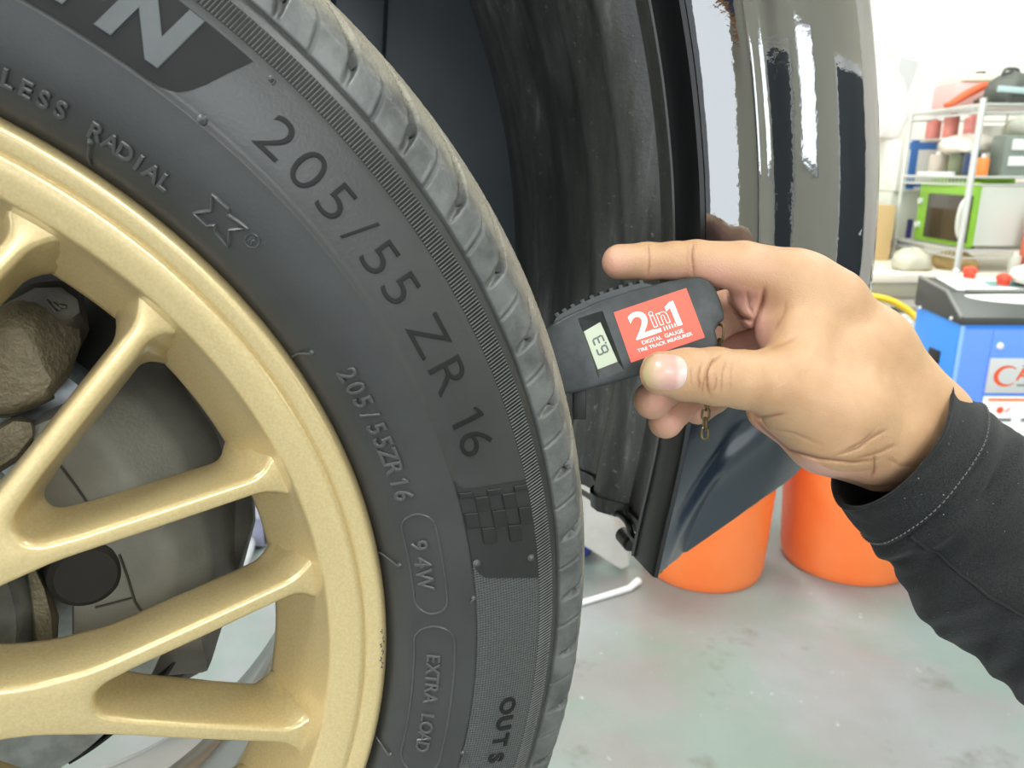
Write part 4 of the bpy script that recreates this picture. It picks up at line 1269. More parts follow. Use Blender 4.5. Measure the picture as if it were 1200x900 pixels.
# coarse pass to find where the surface can be
CO = 6
cax = [a[::CO] for a in ax]
CX, CY, CZ = np.meshgrid(*cax, indexing='ij')
cd = hand_sd(np.stack([CX.ravel(), CY.ravel(), CZ.ravel()], 1), False).reshape(CX.shape)
near = np.abs(cd) < CO * VOX * 1.9 + 1.5
field[:] = np.repeat(np.repeat(np.repeat(cd, CO, 0), CO, 1), CO, 2)[:dim[0], :dim[1], :dim[2]]
mask = np.zeros(dim, bool)
for i, j, k in np.argwhere(near):
    mask[max(0, i * CO - CO // 2):i * CO + CO // 2 + 1, max(0, j * CO - CO // 2):j * CO + CO // 2 + 1, max(0, k * CO - CO // 2):k * CO + CO // 2 + 1] = True
idx = np.argwhere(mask)
for s in range(0, len(idx), 400000):
    q = idx[s:s + 400000]
    P = np.stack([ax[i][q[:, i]] for i in range(3)], 1)
    field[q[:, 0], q[:, 1], q[:, 2]] = hand_sd(P)
def surface_nets(F, lo, h):
    ins = F < 0
    nx, ny, nz = F.shape
    acc = np.zeros((nx - 1, ny - 1, nz - 1, 3), np.float32); cnt = np.zeros((nx - 1, ny - 1, nz - 1), np.float32)
    quads = []
    for axis in range(3):
        sl0 = [slice(None)] * 3; sl1 = [slice(None)] * 3
        sl0[axis] = slice(0, -1); sl1[axis] = slice(1, None)
        a, b = F[tuple(sl0)], F[tuple(sl1)]
        ch = np.argwhere((a < 0) != (b < 0))
        fa = a[ch[:, 0], ch[:, 1], ch[:, 2]]; fb = b[ch[:, 0], ch[:, 1], ch[:, 2]]
        p = ch.astype(np.float32); p[:, axis] += fa / (fa - fb)
        o1, o2 = [k for k in range(3) if k != axis]
        ok = np.ones(len(ch), bool)
        cells = []
        for d1, d2 in ((-1, -1), (0, -1), (0, 0), (-1, 0)):
            c = ch.copy(); c[:, o1] += d1; c[:, o2] += d2
            cells.append(c); ok &= (c >= 0).all(1) & (c < np.array([nx - 1, ny - 1, nz - 1])).all(1)
        for c in cells:
            cc = c[ok]; np.add.at(acc, (cc[:, 0], cc[:, 1], cc[:, 2]), p[ok]); np.add.at(cnt, (cc[:, 0], cc[:, 1], cc[:, 2]), 1)
        q = np.stack([c[ok][:, 0] * (ny - 1) * (nz - 1) + c[ok][:, 1] * (nz - 1) + c[ok][:, 2] for c in cells], 1)
        flip = (fa[ok] < 0) ^ (axis == 1)
        q[~flip] = q[~flip][:, ::-1]
        quads.append(q)
    Q = np.concatenate(quads)
    used, inv = np.unique(Q.ravel(), return_inverse=True)
    V = acc.reshape(-1, 3)[used] / cnt.reshape(-1)[used][:, None]
    return V * h + lo, inv.reshape(-1, 4)
HVt, HQ = surface_nets(field, lo, VOX)
# pull the vertices onto the true surface
for it in range(2):
    e = .4
    d0 = hand_sd(HVt); gr = np.stack([hand_sd(HVt + np.eye(3)[i] * e, False) - hand_sd(HVt - np.eye(3)[i] * e, False) for i in range(3)], 1) / (2 * e)
    HVt = HVt - gr * (np.clip(d0, -.5, .5) / np.maximum(.5, (gr * gr).sum(1)))[:, None] * .8
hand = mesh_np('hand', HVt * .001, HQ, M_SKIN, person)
px, py, D = pxd(HVt)
fl_ = np.zeros(len(HVt))
def blob(cx, cy, rx, ry, amt, d0=0, d1=1000):
    global fl_
    k = np.exp(-(((px - cx) / rx) ** 2 + ((py - cy) / ry) ** 2)) * ((D > d0) & (D < d1))
    fl_ = np.maximum(fl_, amt * k)
blob(872, 352, 30, 30, 1.0, 344); blob(884, 385, 20, 42, 1.0, 338); blob(860, 400, 26, 30, .9, 362); blob(890, 520, 40, 24, .9, 352); blob(950, 552, 70, 16, .95, 335)
blob(775, 474, 34, 24, .75, 352); blob(790, 495, 30, 24, .75, 352); blob(815, 482, 26, 22, .7, 365); blob(720, 310, 24, 24, .6); blob(790, 322, 60, 9, .6); blob(838, 328, 30, 22, .8); blob(880, 318, 34, 24, .25); blob(768, 465, 30, 10, .3, 0, 335)
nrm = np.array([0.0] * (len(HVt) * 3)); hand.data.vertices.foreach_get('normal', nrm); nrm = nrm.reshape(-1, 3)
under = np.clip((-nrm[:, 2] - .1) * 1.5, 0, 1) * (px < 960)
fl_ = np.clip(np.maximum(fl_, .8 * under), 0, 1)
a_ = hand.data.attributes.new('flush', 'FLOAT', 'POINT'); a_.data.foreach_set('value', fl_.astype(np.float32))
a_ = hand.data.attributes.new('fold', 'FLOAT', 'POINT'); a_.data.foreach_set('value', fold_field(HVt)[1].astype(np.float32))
def nail(name, cx, cy, hx, hy, ang, zoff=.35, zmin=None, dz0=45.0, Dref=.3225):
    """curved plate that follows the finger tip's own surface; centre and half sizes in px"""
    nu, nv = 22, 18
    ca, sa = cos(ang), sin(ang)
    pts, ed = [], []
    for i in range(nu + 1):
        for j in range(nv + 1):
            a, b = 2 * i / nu - 1, 2 * j / nv - 1
            # squircle outline
            r = max(abs(a), abs(b)); nrm_ = (abs(a) ** 3.0 + abs(b) ** 3.0) ** (1 / 3.0) if r > 0 else 1
            k = r / nrm_ if r > 0 else 0
            a2, b2 = a * k, b * k
            x = cx + (a2 * hx) * ca - (b2 * hy) * sa; y = cy + (a2 * hx) * sa + (b2 * hy) * ca
            q = np.array(g(x, y, Dref)) * 1000; pts.append((q[0], q[1])); ed.append(r)
    pts = np.array(pts); ed = np.array(ed)
    zlo = np.full(len(pts), -15.0); zhi = np.full(len(pts), dz0)
    top = None
    zs = np.linspace(dz0, -20, 260); found = np.full(len(pts), np.nan)
    for z in zs:
        d = hand_sd(np.column_stack([pts, np.full(len(pts), z)]), False)
        m = (d < 0) & np.isnan(found); found[m] = z
        if not np.isnan(found).any(): break
    found = np.where(np.isnan(found), np.nanmin(found), found)
    for it in range(8):
        d = hand_sd(np.column_stack([pts, found]), False); found = found - d * .8
    z = found + zoff * (1 - ed ** 6) + .05
    v = [Vector((p[0], p[1], zz_)) * .001 for p, zz_ in zip(pts, z)]
    w = nv + 1
    f = [(i * w + j, (i + 1) * w + j, (i + 1) * w + j + 1, i * w + j + 1) for i in range(nu) for j in range(nv)]
    return mesh(name, v, f, M_NAIL, person, True, None)
nl = nail('thumb_nail', 774.5, 436.0, 23.5, 20.5, radians(4), .55)
# pale free edge of the nail at the tip
mn = M_NAIL
N, L, b = nodes(mn)
tcn = N.new('ShaderNodeTexCoord').outputs['Object']; sx = N.new('ShaderNodeSeparateXYZ'); L.new(tcn, sx.inputs[0])
xt, xb = g(755, 436, .3225).x, g(790, 436, .3225).x
mr = N.new('ShaderNodeMapRange'); mr.inputs[1].default_value = xt; mr.inputs[2].default_value = xb; L.new(sx.outputs[0], mr.inputs[0])
L.new(ramp(N, L, mr.outputs[0], [(0.0, (.52, .41, .22)), (.22, (.56, .375, .26)), (.5, (.57, .35, .28)), (.86, (.56, .32, .265)), (1.0, (.62, .45, .40))]), b.inputs['Base Color'])

# ---- sleeve
def fabric_material():
    m = mat('black_jacket_cloth', (.020, .021, .021), .85, spec=.15)
    N, L, b = nodes(m)
    tc = N.new('ShaderNodeTexCoord').outputs['Object']
    w = noise_node(N, L, tc, 1400, 2, .5)
    sp = noise_node(N, L, tc, 520, 2, .6)
    c = ramp(N, L, w, [(.3, (.007, .0075, .0075)), (.7, (.022, .0235, .023))])
    k = ramp(N, L, sp, [(.735, BW(0)), (.76, BW(1))])
    c = mixc(N, L, math_node(N, L, 'MULTIPLY', k, .6), c, (.45, .45, .43))
    L.new(c, b.inputs['Base Color'])
    b.inputs['Sheen Weight'].default_value = .08; b.inputs['Sheen Roughness'].default_value = .5
    bp = N.new('ShaderNodeBump'); bp.inputs['Strength'].default_value = .35; bp.inputs['Distance'].default_value = .0008
    L.new(math_node(N, L, 'ADD', w, noise_node(N, L, tc, 160, 4, .6)), bp.inputs['Height']); L.new(bp.outputs['Normal'], b.inputs['Normal'])
    return m
M_CLOTH = fabric_material()
M_THREAD = mat('grey_thread', (.10, .10, .098), .7)
# rings: (upper px, upper py, lower px, lower py, depth, near-side shift px (dx, dy), half thickness m)
RINGS = [((1109, 446), (983, 590), .362, (32, 29), .038), ((1120, 456), (992, 603), .362, (30, 29), .037), ((1138, 468), (1004, 619), .363, (29, 27), .038), ((1158, 481), (1020, 636), .364, (27, 25), .039), ((1190, 505), (1040, 662), .367, (22, 20), .041),
         ((1230, 540), (1070, 704), .371, (14, 13), .043), ((1280, 590), (1104, 742), .376, (5, 5), .044), ((1335, 642), (1150, 780), .382, (0, 0), .045), ((1400, 705), (1205, 818), .388, (-4, -4), .046), ((1480, 780), (1290, 884), .395, (-6, -6), .047), ((1640, 930), (1450, 1040), .412, (-6, -6), .050), ((1810, 1090), (1620, 1200), .430, (-6, -6), .054)]
NA = 72
def sleeve_pt(i, a):
    """point on ring parameter i (float), angle a; a = 0 upper edge, pi/2 nearest the viewer"""
    i0 = min(int(i), len(RINGS) - 2); t = i - i0
    A, B = RINGS[i0], RINGS[i0 + 1]
    lp = lambda p, q: p + (q - p) * t
    u = (lp(A[0][0], B[0][0]), lp(A[0][1], B[0][1])); l = (lp(A[1][0], B[1][0]), lp(A[1][1], B[1][1]))
    D = lp(A[2], B[2]); sh = (lp(A[3][0], B[3][0]), lp(A[3][1], B[3][1])); th = lp(A[4], B[4])
    c = ((u[0] + l[0]) / 2, (u[1] + l[1]) / 2)
    ca, sa = cos(a), sin(a)
    px_ = c[0] + (u[0] - c[0]) * ca + sh[0] * sa; py_ = c[1] + (u[1] - c[1]) * ca + sh[1] * sa
    return g(px_, py_, D - th * sa)
sub = 10
NI = (len(RINGS) - 1) * sub
v, f = [], []
def fold_d(i, a):
    """wrinkles of the cloth, metres outwards"""
    x = i
    k = min(1, max(0, (x - 3.1) / .8))
    w1 = sin(2.6 * x + 2.2 * a + 1.1 * sin(3 * a + .7)) * .0022 + abs(sin(1.9 * x - 1.5 * a + .8 * sin(2 * a))) * .0014
    w2 = sin(5.1 * x - 3.0 * a + 2.0 * sin(1.7 * x)) * .0011
    w3 = sin(9.0 * x + 5 * a + 1.3) * .0005
    return k * (w1 + w2 + w3) + (1 - k) * .0004 * sin(7 * a + 3 * x)
def seam_d(i): return -.0009 * exp(-((i - 3.0) / .10) ** 2) + .0006 * exp(-((i - 2.75) / .14) ** 2) + .0008 * exp(-(i / .12) ** 2)
outer = []
for ii in range(NI + 1):
    i = ii / sub
    cen = sum((sleeve_pt(i, 2 * pi * k / 8) for k in range(8)), Vector()) / 8
    for k in range(NA):
        a = 2 * pi * k / NA
        p = sleeve_pt(i, a); o_ = (p - cen).normalized()
        p = p + o_ * (fold_d(i, a) + seam_d(i))
        v.append(p)
for ii in range(NI):
    for k in range(NA):
        k2 = (k + 1) % NA
        f.append((ii * NA + k, ii * NA + k2, (ii + 1) * NA + k2, (ii + 1) * NA + k))
# hem turned inside
prev = 0
for sidx, (i, ins) in enumerate(((0.0, .0011), (.15, .0024), (1.0, .0028), (2.4, .0032), (4.5, .004))):
    cen = sum((sleeve_pt(i, 2 * pi * k / 8) for k in range(8)), Vector()) / 8
    b0 = len(v)
    for k in range(NA):
        p = sleeve_pt(i, 2 * pi * k / NA); v.append(p + (cen - p).normalized() * ins)
    for k in range(NA):
        k2 = (k + 1) % NA
        f.append((prev + k2, prev + k, b0 + k, b0 + k2))
    prev = b0
sleeve = mesh('sleeve', v, f, M_CLOTH, person, True, None)
bm = bmesh.new(); bm.from_mesh(sleeve.data); bmesh.ops.recalc_face_normals(bm, faces=bm.faces); bm.to_mesh(sleeve.data); bm.free()
mb = MB()
def stitch_row(i0, n=92):
    for k in range(n):
        a = 2 * pi * (k + .12) / n; b_ = 2 * pi * (k + .72) / n
        cen = sum((sleeve_pt(i0, 2 * pi * q / 8) for q in range(8)), Vector()) / 8
        pts = []
        for t, lift in ((0, .0001), (.5, .0007), (1, .0001)):
            aa = a + (b_ - a) * t; p = sleeve_pt(i0, aa); o_ = (p - cen).normalized()
            pts.append(p + o_ * (fold_d(i0, aa) + seam_d(i0) + lift))
        mb.tube(pts, .00028, 5)
stitch_row(2.72)
o = mb.build('stitching', M_THREAD, sleeve); o['kind'] = 'stuff'
# long seam running down the sleeve
pts = []
for k in range(60):
    i = 3.05 + 5.5 * k / 59; a = 2.25 - .55 * k / 59 * 1.0
    cen = sum((sleeve_pt(i, 2 * pi * q / 8) for q in range(8)), Vector()) / 8
    p = sleeve_pt(i, a); o_ = (p - cen).normalized(); pts.append(p + o_ * (fold_d(i, a) + .0003))
MB().tube(pts, .0008, 6).build('sleeve_seam', mat('dark_seam_cloth', (.006, .006, .006), .85), sleeve)  # seam tube darker than the sleeve cloth

# ------------------------------------------------------------------ workshop things on the floor
M_ORANGE = mat('orange_bucket_plastic', (.95, .20, .045), .36, sss=None, noise=(6, (.96, .235, .06), .4, .6))
def bucket(u, v, rb, rt, h, label):
    e = empty('plastic_bucket', room(u, v, 0), label, 'bucket', 'orange plastic buckets', YAW)
    MB().lathe([(0, .010), (rb - .02, .008), (rb - .012, .0), (rb - .004, .002), (rb, .012), (rb + .004, .03), (rt - .004, h - .05), (rt - .002, h - .02), (rt, h - .004), (rt - .004, h), (rt - .010, h - .004), (rb - .006, .02), (0, .016)], 72).build('bucket_body', M_ORANGE, e, angle=50)
    MB().lathe([(rt - .003, h - .055), (rt + .010, h - .055), (rt + .013, h - .05), (rt + .013, h - .02), (rt + .008, h - .002), (rt - .002, h)], 72, caps=False).build('bucket_rim', M_ORANGE, e, angle=50)
    pts = [(cos(a) * (rt + .018), 0.02, h - .05 - .16 * sin(a)) for a in np.linspace(0, pi, 17)]
    mbx = MB().tube([(x, -(rt + .004) * max(0, sin(a)) - .0, z) for (x, y, z), a in zip(pts, np.linspace(0, pi, 17))], .003, 8)
    mbx.lathe([(0, .006), (.012, .006), (.012, -.006), (0, -.006)], 12, Matrix.Translation((rt + .012, 0, h - .05)) @ Matrix.Rotation(pi / 2, 4, 'Y'))
    mbx.lathe([(0, .006), (.012, .006), (.012, -.006), (0, -.006)], 12, Matrix.Translation((-rt - .012, 0, h - .05)) @ Matrix.Rotation(pi / 2, 4, 'Y'))
    return e, mbx
e, hb_ = bucket(.578, 2.098, .174, .198, .40, 'orange plastic bucket standing behind the lower tip of the car bumper')
e, hb_ = bucket(1.030, 2.150, .186, .210, .40, 'orange plastic bucket standing behind the wrist and black cuff')
# pale board leaning below the wheel arch, blue tub beside it, white strip on the floor
M_BOARD = mat('pale_grey_board', (.56, .54, .50), .6, noise=(9, (.46, .44, .40), .45, .7))
bd = [at(676, 560, 2.16), at(700, 572, 2.18), at(736, 640, 2.24), at(737, 662, 2.275), at(728, 667, 2.285), at(676, 634, 2.26)]
bk = [p + VH * .03 for p in bd]
vv = bd + bk
mbx = MB().add(vv, [(0, 1, 2, 3, 4, 5), (11, 10, 9, 8, 7, 6)] + [(k, (k + 1) % 6, 6 + (k + 1) % 6, 6 + k) for k in range(6)])
o = mbx.build('board', M_BOARD, None, smooth=False)
tag(o, 'pale grey board leaning on the floor below the wheel arch liner', 'board')
M_BLUE = mat('blue_tub_plastic', (.045, .115, .62), .35)
e = empty('plastic_tub', room(.165, 2.20, 0), 'bright blue plastic tub behind the tyre tread on the floor', 'tub', None, YAW)
MB().lathe([(0, .006), (.075, .004), (.085, 0), (.092, .006), (.118, .10), (.124, .104), (.124, .110), (.116, .108), (.088, .012), (0, .010)], 40).build('tub_body', M_BLUE, e)
MB().lathe([(.116, .095), (.130, .097), (.130, .112), (.122, .114)], 40, caps=False).build('tub_rim', M_BLUE, e)
p0, p1, p2 = at_floor(660, 716), at_floor(737, 693), at_floor(748, 685)
o = MB().tube([p0 + Vector((0, 0, .008)), p0.lerp(p1, .5) + Vector((0, 0, .0085)), p1 + Vector((0, 0, .009)), p2 + Vector((0, 0, .012))], [.008, .008, .009, .011], 8).build('plastic_strip', M_WHITE, None)
tag(o, 'thin white plastic strip lying on the floor beside the tyre', 'strip')
# hose and cable heap seen in the narrow gap above them
M_HOSE = mat('grey_hose_rubber', (.55, .56, .60), .45)
pts = [at_floor(*q, .03) for q in ((276, 668), (284, 650), (290, 632), (293, 612), (290, 596))]
o = MB().tube(catmull(pts, 5), .028, 12).build('floor_hose', M_HOSE, None)
tag(o, 'pale grey hose curving over the floor in the narrow spoke gap', 'hose')
e = empty('castor', at_floor(303, 640), 'dark castor wheel with grey bracket in the narrow spoke gap', 'castor', None, YAW)
MB().lathe([(0, .02), (.035, .02), (.04, .012), (.04, -.012), (.035, -.02), (0, -.02)], 20, Matrix.Translation((0, 0, .04)) @ Matrix.Rotation(pi / 2, 4, 'X')).build('castor_tyre', M_BLACK, e)
MB().box((0, -.028, .06), (.06, .008, .09), bevel=.003).box((0, 0, .11), (.10, .08, .015), bevel=.004).build('castor_bracket', mat('violet_grey_steel', (.30, .30, .40), .4, .3), e)
o = MB().box((0, 0, .05), (.14, .1, .10), bevel=.006).build('toolbox', mat('faded_red_paint', (.50, .16, .11), .5), None)
o.location = at_floor(312, 604); o.rotation_euler = (0, 0, YAW)
tag(o, 'small faded red toolbox on the floor in the narrow spoke gap', 'toolbox')

# ------------------------------------------------------------------ blue service machine
M_MBLUE = mat('light_blue_machine_paint', (.045, .30, .88), .38)
M_MBLUE2 = mat('violet_blue_machine_paint', (.13, .30, .90), .38)
M_HOOD = mat('charcoal_hood_plastic', (.055, .058, .052), .45)
M_PANEL = mat('pale_control_panel', (.74, .76, .70), .4)
M_RED = mat('red_button_plastic', (.80, .07, .03), .35)
MU, MV = 1.300, 2.196
mach = empty('service_machine', room(MU, MV, 0), 'blue workshop service machine with black hood and red buttons at right', 'machine', None, YAW)
W_, Dp = .62, .25
def pz(name, poly, x0, x1, m, parent=mach, bev=0.0, b2=.006):
    """side outline (v, z) extruded along u"""
    n = len(poly)
    vv = [Vector((x0, p[0], p[1])) for p in poly] + [Vector((x1, p[0], p[1])) for p in poly]
    o = MB().add(vv, [tuple(range(n)), tuple(range(n, 2 * n))[::-1]] + [(k, (k + 1) % n, n + (k + 1) % n, n + k) for k in range(n)]).build(name, m, parent, smooth=False)
    if b2:
        bm = bmesh.new(); bm.from_mesh(o.data); bmesh.ops.bevel(bm, geom=list(bm.edges), offset=b2, segments=2, affect='EDGES', profile=.6, clamp_overlap=True); bm.to_mesh(o.data); bm.free()
        o.data.polygons.foreach_set('use_smooth', [True] * len(o.data.polygons)); o.data.set_sharp_from_angle(angle=radians(30))
    return o
pz('machine_cabinet', [(0, .09), (Dp, .09), (Dp, .735), (0, .725)], 0, W_, M_MBLUE)
MB().box((.30, -.004, .41), (.58, .010, .60), bevel=.003).build('front_panel', M_MBLUE2, mach)
MB().box((.345, -.0105, .41), (.50, .006, .60), bevel=.002).build('front_door', M_MBLUE2, mach)
pz('hood', [(-.012, .722), (-.012, .745), (.085, .805), (Dp + .01, .826), (Dp + .01, .735)], -.006, W_ + .006, M_HOOD, b2=.008)
mb = MB()
hl = [(-.010, .744), (.085, .806), (Dp, .828)]
mb.tube([(-.004, a, b) for a, b in hl], .0055, 8)
mb.build('hood_edge_trim', mat('grey_hood_trim', (.20, .20, .18), .4), mach)
def on_slope(u, t, lift, seg):
    a, b = (Vector((0, -.012, .745)), Vector((0, .085, .805))) if seg == 0 else (Vector((0, .085, .805)), Vector((0, Dp + .01, .826)))
    d = b - a; nn = Vector((0, -d.z, d.y)).normalized()
    p = a + d * t + nn * lift; p.x = u; return p
def slope_plate(name, outline, seg, lift, thick, m):
    n = len(outline)
    vv = [on_slope(u, t, lift, seg) for u, t in outline] + [on_slope(u, t, lift - thick, seg) for u, t in outline]
    return MB().add(vv, [tuple(range(n)), tuple(range(n, 2 * n))[::-1]] + [(k, (k + 1) % n, n + (k + 1) % n, n + k) for k in range(n)]).build(name, m, mach, smooth=False)
slope_plate('control_panel', [(.035, .08), (.60, .08), (.60, .93), (.045, .93)], 1, .002, .006, M_PANEL)
el = [(.33 + .29 * cos(a), .55 + .38 * sin(a) if sin(a) < 0 else .55 + .05 * sin(a)) for a in np.linspace(0, 2 * pi, 40)[:-1]]
slope_plate('pale_oval_badge', [(u, .92 - (t - .17) * 1.0) if False else (u, t + .30) for u, t in el], 0, .002, .005, M_PANEL)
MB().tube([on_slope(.05, .98, .004, 0), on_slope(.60, .98, .004, 0)], .006, 8).build('hood_ridge', mat('grey_hood_trim', (.20, .20, .18)), mach)
slope_plate('teal_display', [(.155, .28), (.26, .28), (.26, .62), (.165, .62)], 1, .004, .004, mat('teal_display_glass', (.16, .34, .33), .25))
for u, t, r in ((.205, .42, .019), (.150, .92, .019)):
    p = on_slope(u, t, 0, 1)
    MB().lathe([(r * .9, 0), (r * .9, .014), (r * 1.15, .018), (r * 1.05, .030), (r * .5, .036), (0, .037)], 20, Matrix.Translation(p)).build('red_button', M_RED, mach)
for u, t, w in ((.095, .75, .03), (.085, .42, .022), (.125, .40, .03), (.11, .62, .02)):
    p = on_slope(u, t, .006, 1)
    MB().box(p, (w, .02, .012), bevel=.004).build('panel_switch', mat('ivory_switch', (.80, .80, .74), .4), mach)
MB().box((-.002, .105, .605), (.008, .060, .040), Matrix.Rotation(radians(0), 3, 'X'), bevel=.006).build('side_handle_recess', mat('dark_recess_plastic', (.02, .02, .018), .6), mach)
for v_, z_ in ((.035, .742), (.215, .742)):
    MB().lathe([(.006, 0), (.006, .004), (0, .005)], 10, Matrix.Translation((-.006, v_, z_ - .008)) @ Matrix.Rotation(-pi / 2, 4, 'Y')).build('hood_screw', M_WHITE, mach)
MB().lathe([(.0105, 0), (.010, .005), (.005, .008), (0, .008)], 14, Matrix.Translation((.118, -.013, .662)) @ Matrix.Rotation(pi / 2, 4, 'X')).build('door_screw', M_WHITE, mach)
MB().tube([(.008, -.004, .72), (.008, -.004, .11)], .0065, 8).build('corner_edge', mat('pale_blue_edge', (.26, .52, .92), .4), mach)
# maker's plate and the chart under it
MB().box((.26, -.016, .573), (.33, .006, .105), bevel=.002).build('name_plate', mat('silver_name_plate', (.60, .62, .61), .4), mach)
def flat_text(name, body, x, z, h, m, y, parent, offset=0.0, wk=1.0):
    v_, f_, wd = text_flat(body, offset, .02)
    return MB().add([Vector((x + p[0] * h * wk, y - (.0006 if p[2] > 0 else 0), z + p[1] * h)) for p in v_], f_).build(name, m, parent, smooth=False)
M_REDP = mat('red_print', (.80, .10, .03), .5); M_GREYP = mat('grey_print', (.16, .17, .17), .5)
vv, ff = [], []
nn_ = 30
for i in range(nn_ + 1):                       # the big swelling C
    a = radians(42 + 276 * i / nn_); t = sin(pi * i / nn_)
    ro = 1.0; wgt = .07 + .30 * t
    for r_ in (ro, ro - wgt):
        vv.append(Vector((.149 + .037 * r_ * cos(a) * 1.0, -.0195, .573 + .032 * (r_ if r_ == ro else r_ ) * sin(a))))
for i in range(nn_): ff.append((2 * i, 2 * i + 2, 2 * i + 3, 2 * i + 1))
MB().add(vv, ff).build('plate_initial', M_REDP, mach, smooth=False)
flat_text('plate_lettering', 'AR', .178, .562, .034, M_REDP, -.0192, mach, .03)
MB().box((.235, -.0193, .603), (.085, .0008, .004)).build('plate_rule', M_GREYP, mach, smooth=False)
MB().box((.235, -.0193, .545), (.10, .0008, .005)).build('plate_rule', M_GREYP, mach, smooth=False)
ch_ = MB().box((.275, -.0155, .36), (.36, .004, .30), bevel=.001).build('instruction_chart', mat('white_chart', (.86, .85, .83), .5), mach)
mb = MB(); mb.box((.275, -.0178, .500), (.33, .0008, .008)); mb.build('chart_header', mat('orange_print', (.85, .22, .05), .5), mach, smooth=False)
for r_ in range(5):
    for c_ in range(3):
        MB().box((.145 + .115 * c_, -.0178, .4375 - .055 * r_), (.085, .0008, .009)).build('chart_caption', M_GREYP, mach, smooth=False)
cols = [M_REDP, mat('cyan_print', (.15, .50, .72), .5), mat('pink_print', (.72, .40, .36), .5)]
for r_ in range(5):
    for c_ in range(3):
        p = Matrix.Translation((.15 + .115 * c_, -.0176, .468 - .055 * r_)) @ YX
        MB().lathe([(0, .0008), (.010 + .003 * ((r_ + c_) % 2), .0008), (.012 + .003 * ((r_ + c_) % 2), 0)], 5 + (r_ * 3 + c_) % 4, p).tube([(.165 + .115 * c_, -.0180, .462 - .055 * r_), (.178 + .115 * c_, -.0180, .474 - .055 * r_)], .0018, 5).build('chart_pictogram', cols[(r_ * 2 + c_) % 3], mach, smooth=False)
for u in (.06, .56):
    for v_ in (.05, .20):
        MB().lathe([(0, .02), (.036, .02), (.042, .012), (.042, -.012), (.036, -.02), (0, -.02)], 18, Matrix.Translation((u, v_, .042)) @ YX).box((u, v_, .082), (.05, .06, .02)).build('machine_castor', M_BLACK, mach)
# pale lamp head / reel resting on the machine
e = empty('cable_reel', room(MU + .255, MV + .13, .822), 'rounded white plastic reel on top of the blue machine', 'reel', None, YAW)
MB().lathe([(.05, .0), (.085, .004), (.098, .02), (.092, .04), (.06, .056), (.02, .062), (0, .063)], 32, Matrix.Translation((.06, 0, 0)), ).build('reel_shell', mat('ivory_shell', (.86, .84, .76), .4), e)
MB().lathe([(.0, .063), (.02, .063), (.022, .072), (.0, .074)], 20, Matrix.Translation((.06, 0, 0))).build('reel_cap', M_PANEL, e)

# ------------------------------------------------------------------ counter, white cabinet, rack and the goods on it
M_CTOP = mat('cream_counter_top', (.74, .68, .56), .5, noise=(5, (.66, .60, .48), .45, .7))
M_CSIDE = mat('olive_counter_side', (.36, .34, .24), .6)
cnt = empty('workbench', room(1.9, 3.30, 0), 'cream topped workbench along the back wall under the wire rack', 'bench', None, YAW)
MB().box((0, 0.05, .752), (2.2, .78, .036), bevel=.008).build('bench_top', M_CTOP, cnt)
MB().box((0, -.315, .705), (2.16, .03, .06), bevel=.004).build('bench_apron', M_CSIDE, cnt)
MB().box((0, -.305, .655), (2.16, .03, .035), bevel=.004).build('bench_rail', M_CTOP, cnt)
for u, v_ in ((-1.05, -.29), (1.05, -.29), (-1.05, .38), (1.05, .38)):
    MB().box((u, v_, .36), (.06, .06, .72), bevel=.004).build('bench_leg', M_CSIDE, cnt)
cab = empty('white_cabinet', room(1.36, 3.05, 0), 'plain white cabinet under the workbench beside the blue machine', 'cabinet', None, YAW)
MB().box((0, .07, .31), (.48, .34, .60), bevel=.012).build('cabinet_body', M_WHITE, cab)
MB().box((0, -.108, .31), (.46, .018, .56), bevel=.006).build('cabinet_door', M_WHITE, cab)
MB().tube([(.19, -.118, .40), (.19, -.14, .40), (.19, -.14, .50), (.19, -.118, .50)], .005, 8).build('cabinet_handle', M_ALU, cab)
pts = [room(1.26, 2.93, .69), room(1.34, 2.92, .692), room(1.44, 2.90, .675), room(1.52, 2.86, .62), room(1.535, 2.80, .54), room(1.50, 2.74, .40), room(1.46, 2.7, .2), room(1.44, 2.68, .02)]
o = MB().tube(catmull(pts, 6), .013, 12).build('air_hose', mat('yellow_hose', (.85, .56, .02), .4), None)
tag(o, 'yellow air hose hanging over the white cabinet by the machine', 'hose')
# rack
M_WIRE = mat('pale_rack_steel', (.66, .68, .64), .35, .5)
RU, RV, RW, RD, RZ = 1.722, 2.99, .75, .52, .770
rack = empty('wire_rack', room(RU, RV, RZ), 'pale steel wire rack standing on the workbench crowded with boxes', 'rack', None, YAW)
for u in (0, RW):
    for v_ in (0, RD):
        MB().tube([(u, v_, 0), (u, v_, .64)], .0115 if v_ == 0 else .009, 12).lathe([(.016, 0), (.016, .012), (.011, .02)], 12, Matrix.Translation((u, v_, 0))).build('rack_post', M_WIRE, rack)
SH = (.085, .360, .618)
for z in SH:
    s_ = MB()
    for a, b in (((0, 0), (RW, 0)), ((0, RD), (RW, RD)), ((0, 0), (0, RD)), ((RW, 0), (RW, RD))):
        s_.tube([(*a, z), (*b, z)], .005, 6); s_.tube([(*a, z - .028), (*b, z - .028)], .004, 6)
    for k in range(1, 26): s_.tube([(RW * k / 26, 0, z), (RW * k / 26, RD, z)], .002, 5, caps=False)
    for k in range(1, 20): s_.tube([(0, RD * k / 20, z), (0, RD * k / 20, z - .028)], .002, 5, caps=False)
    s_.build('rack_shelf', M_WIRE, rack)
def thing(name, u, v_, z, label, cat, group=None, rot=0.0):
    return empty(name, room(u, v_, z), label, cat, group, YAW + rot)
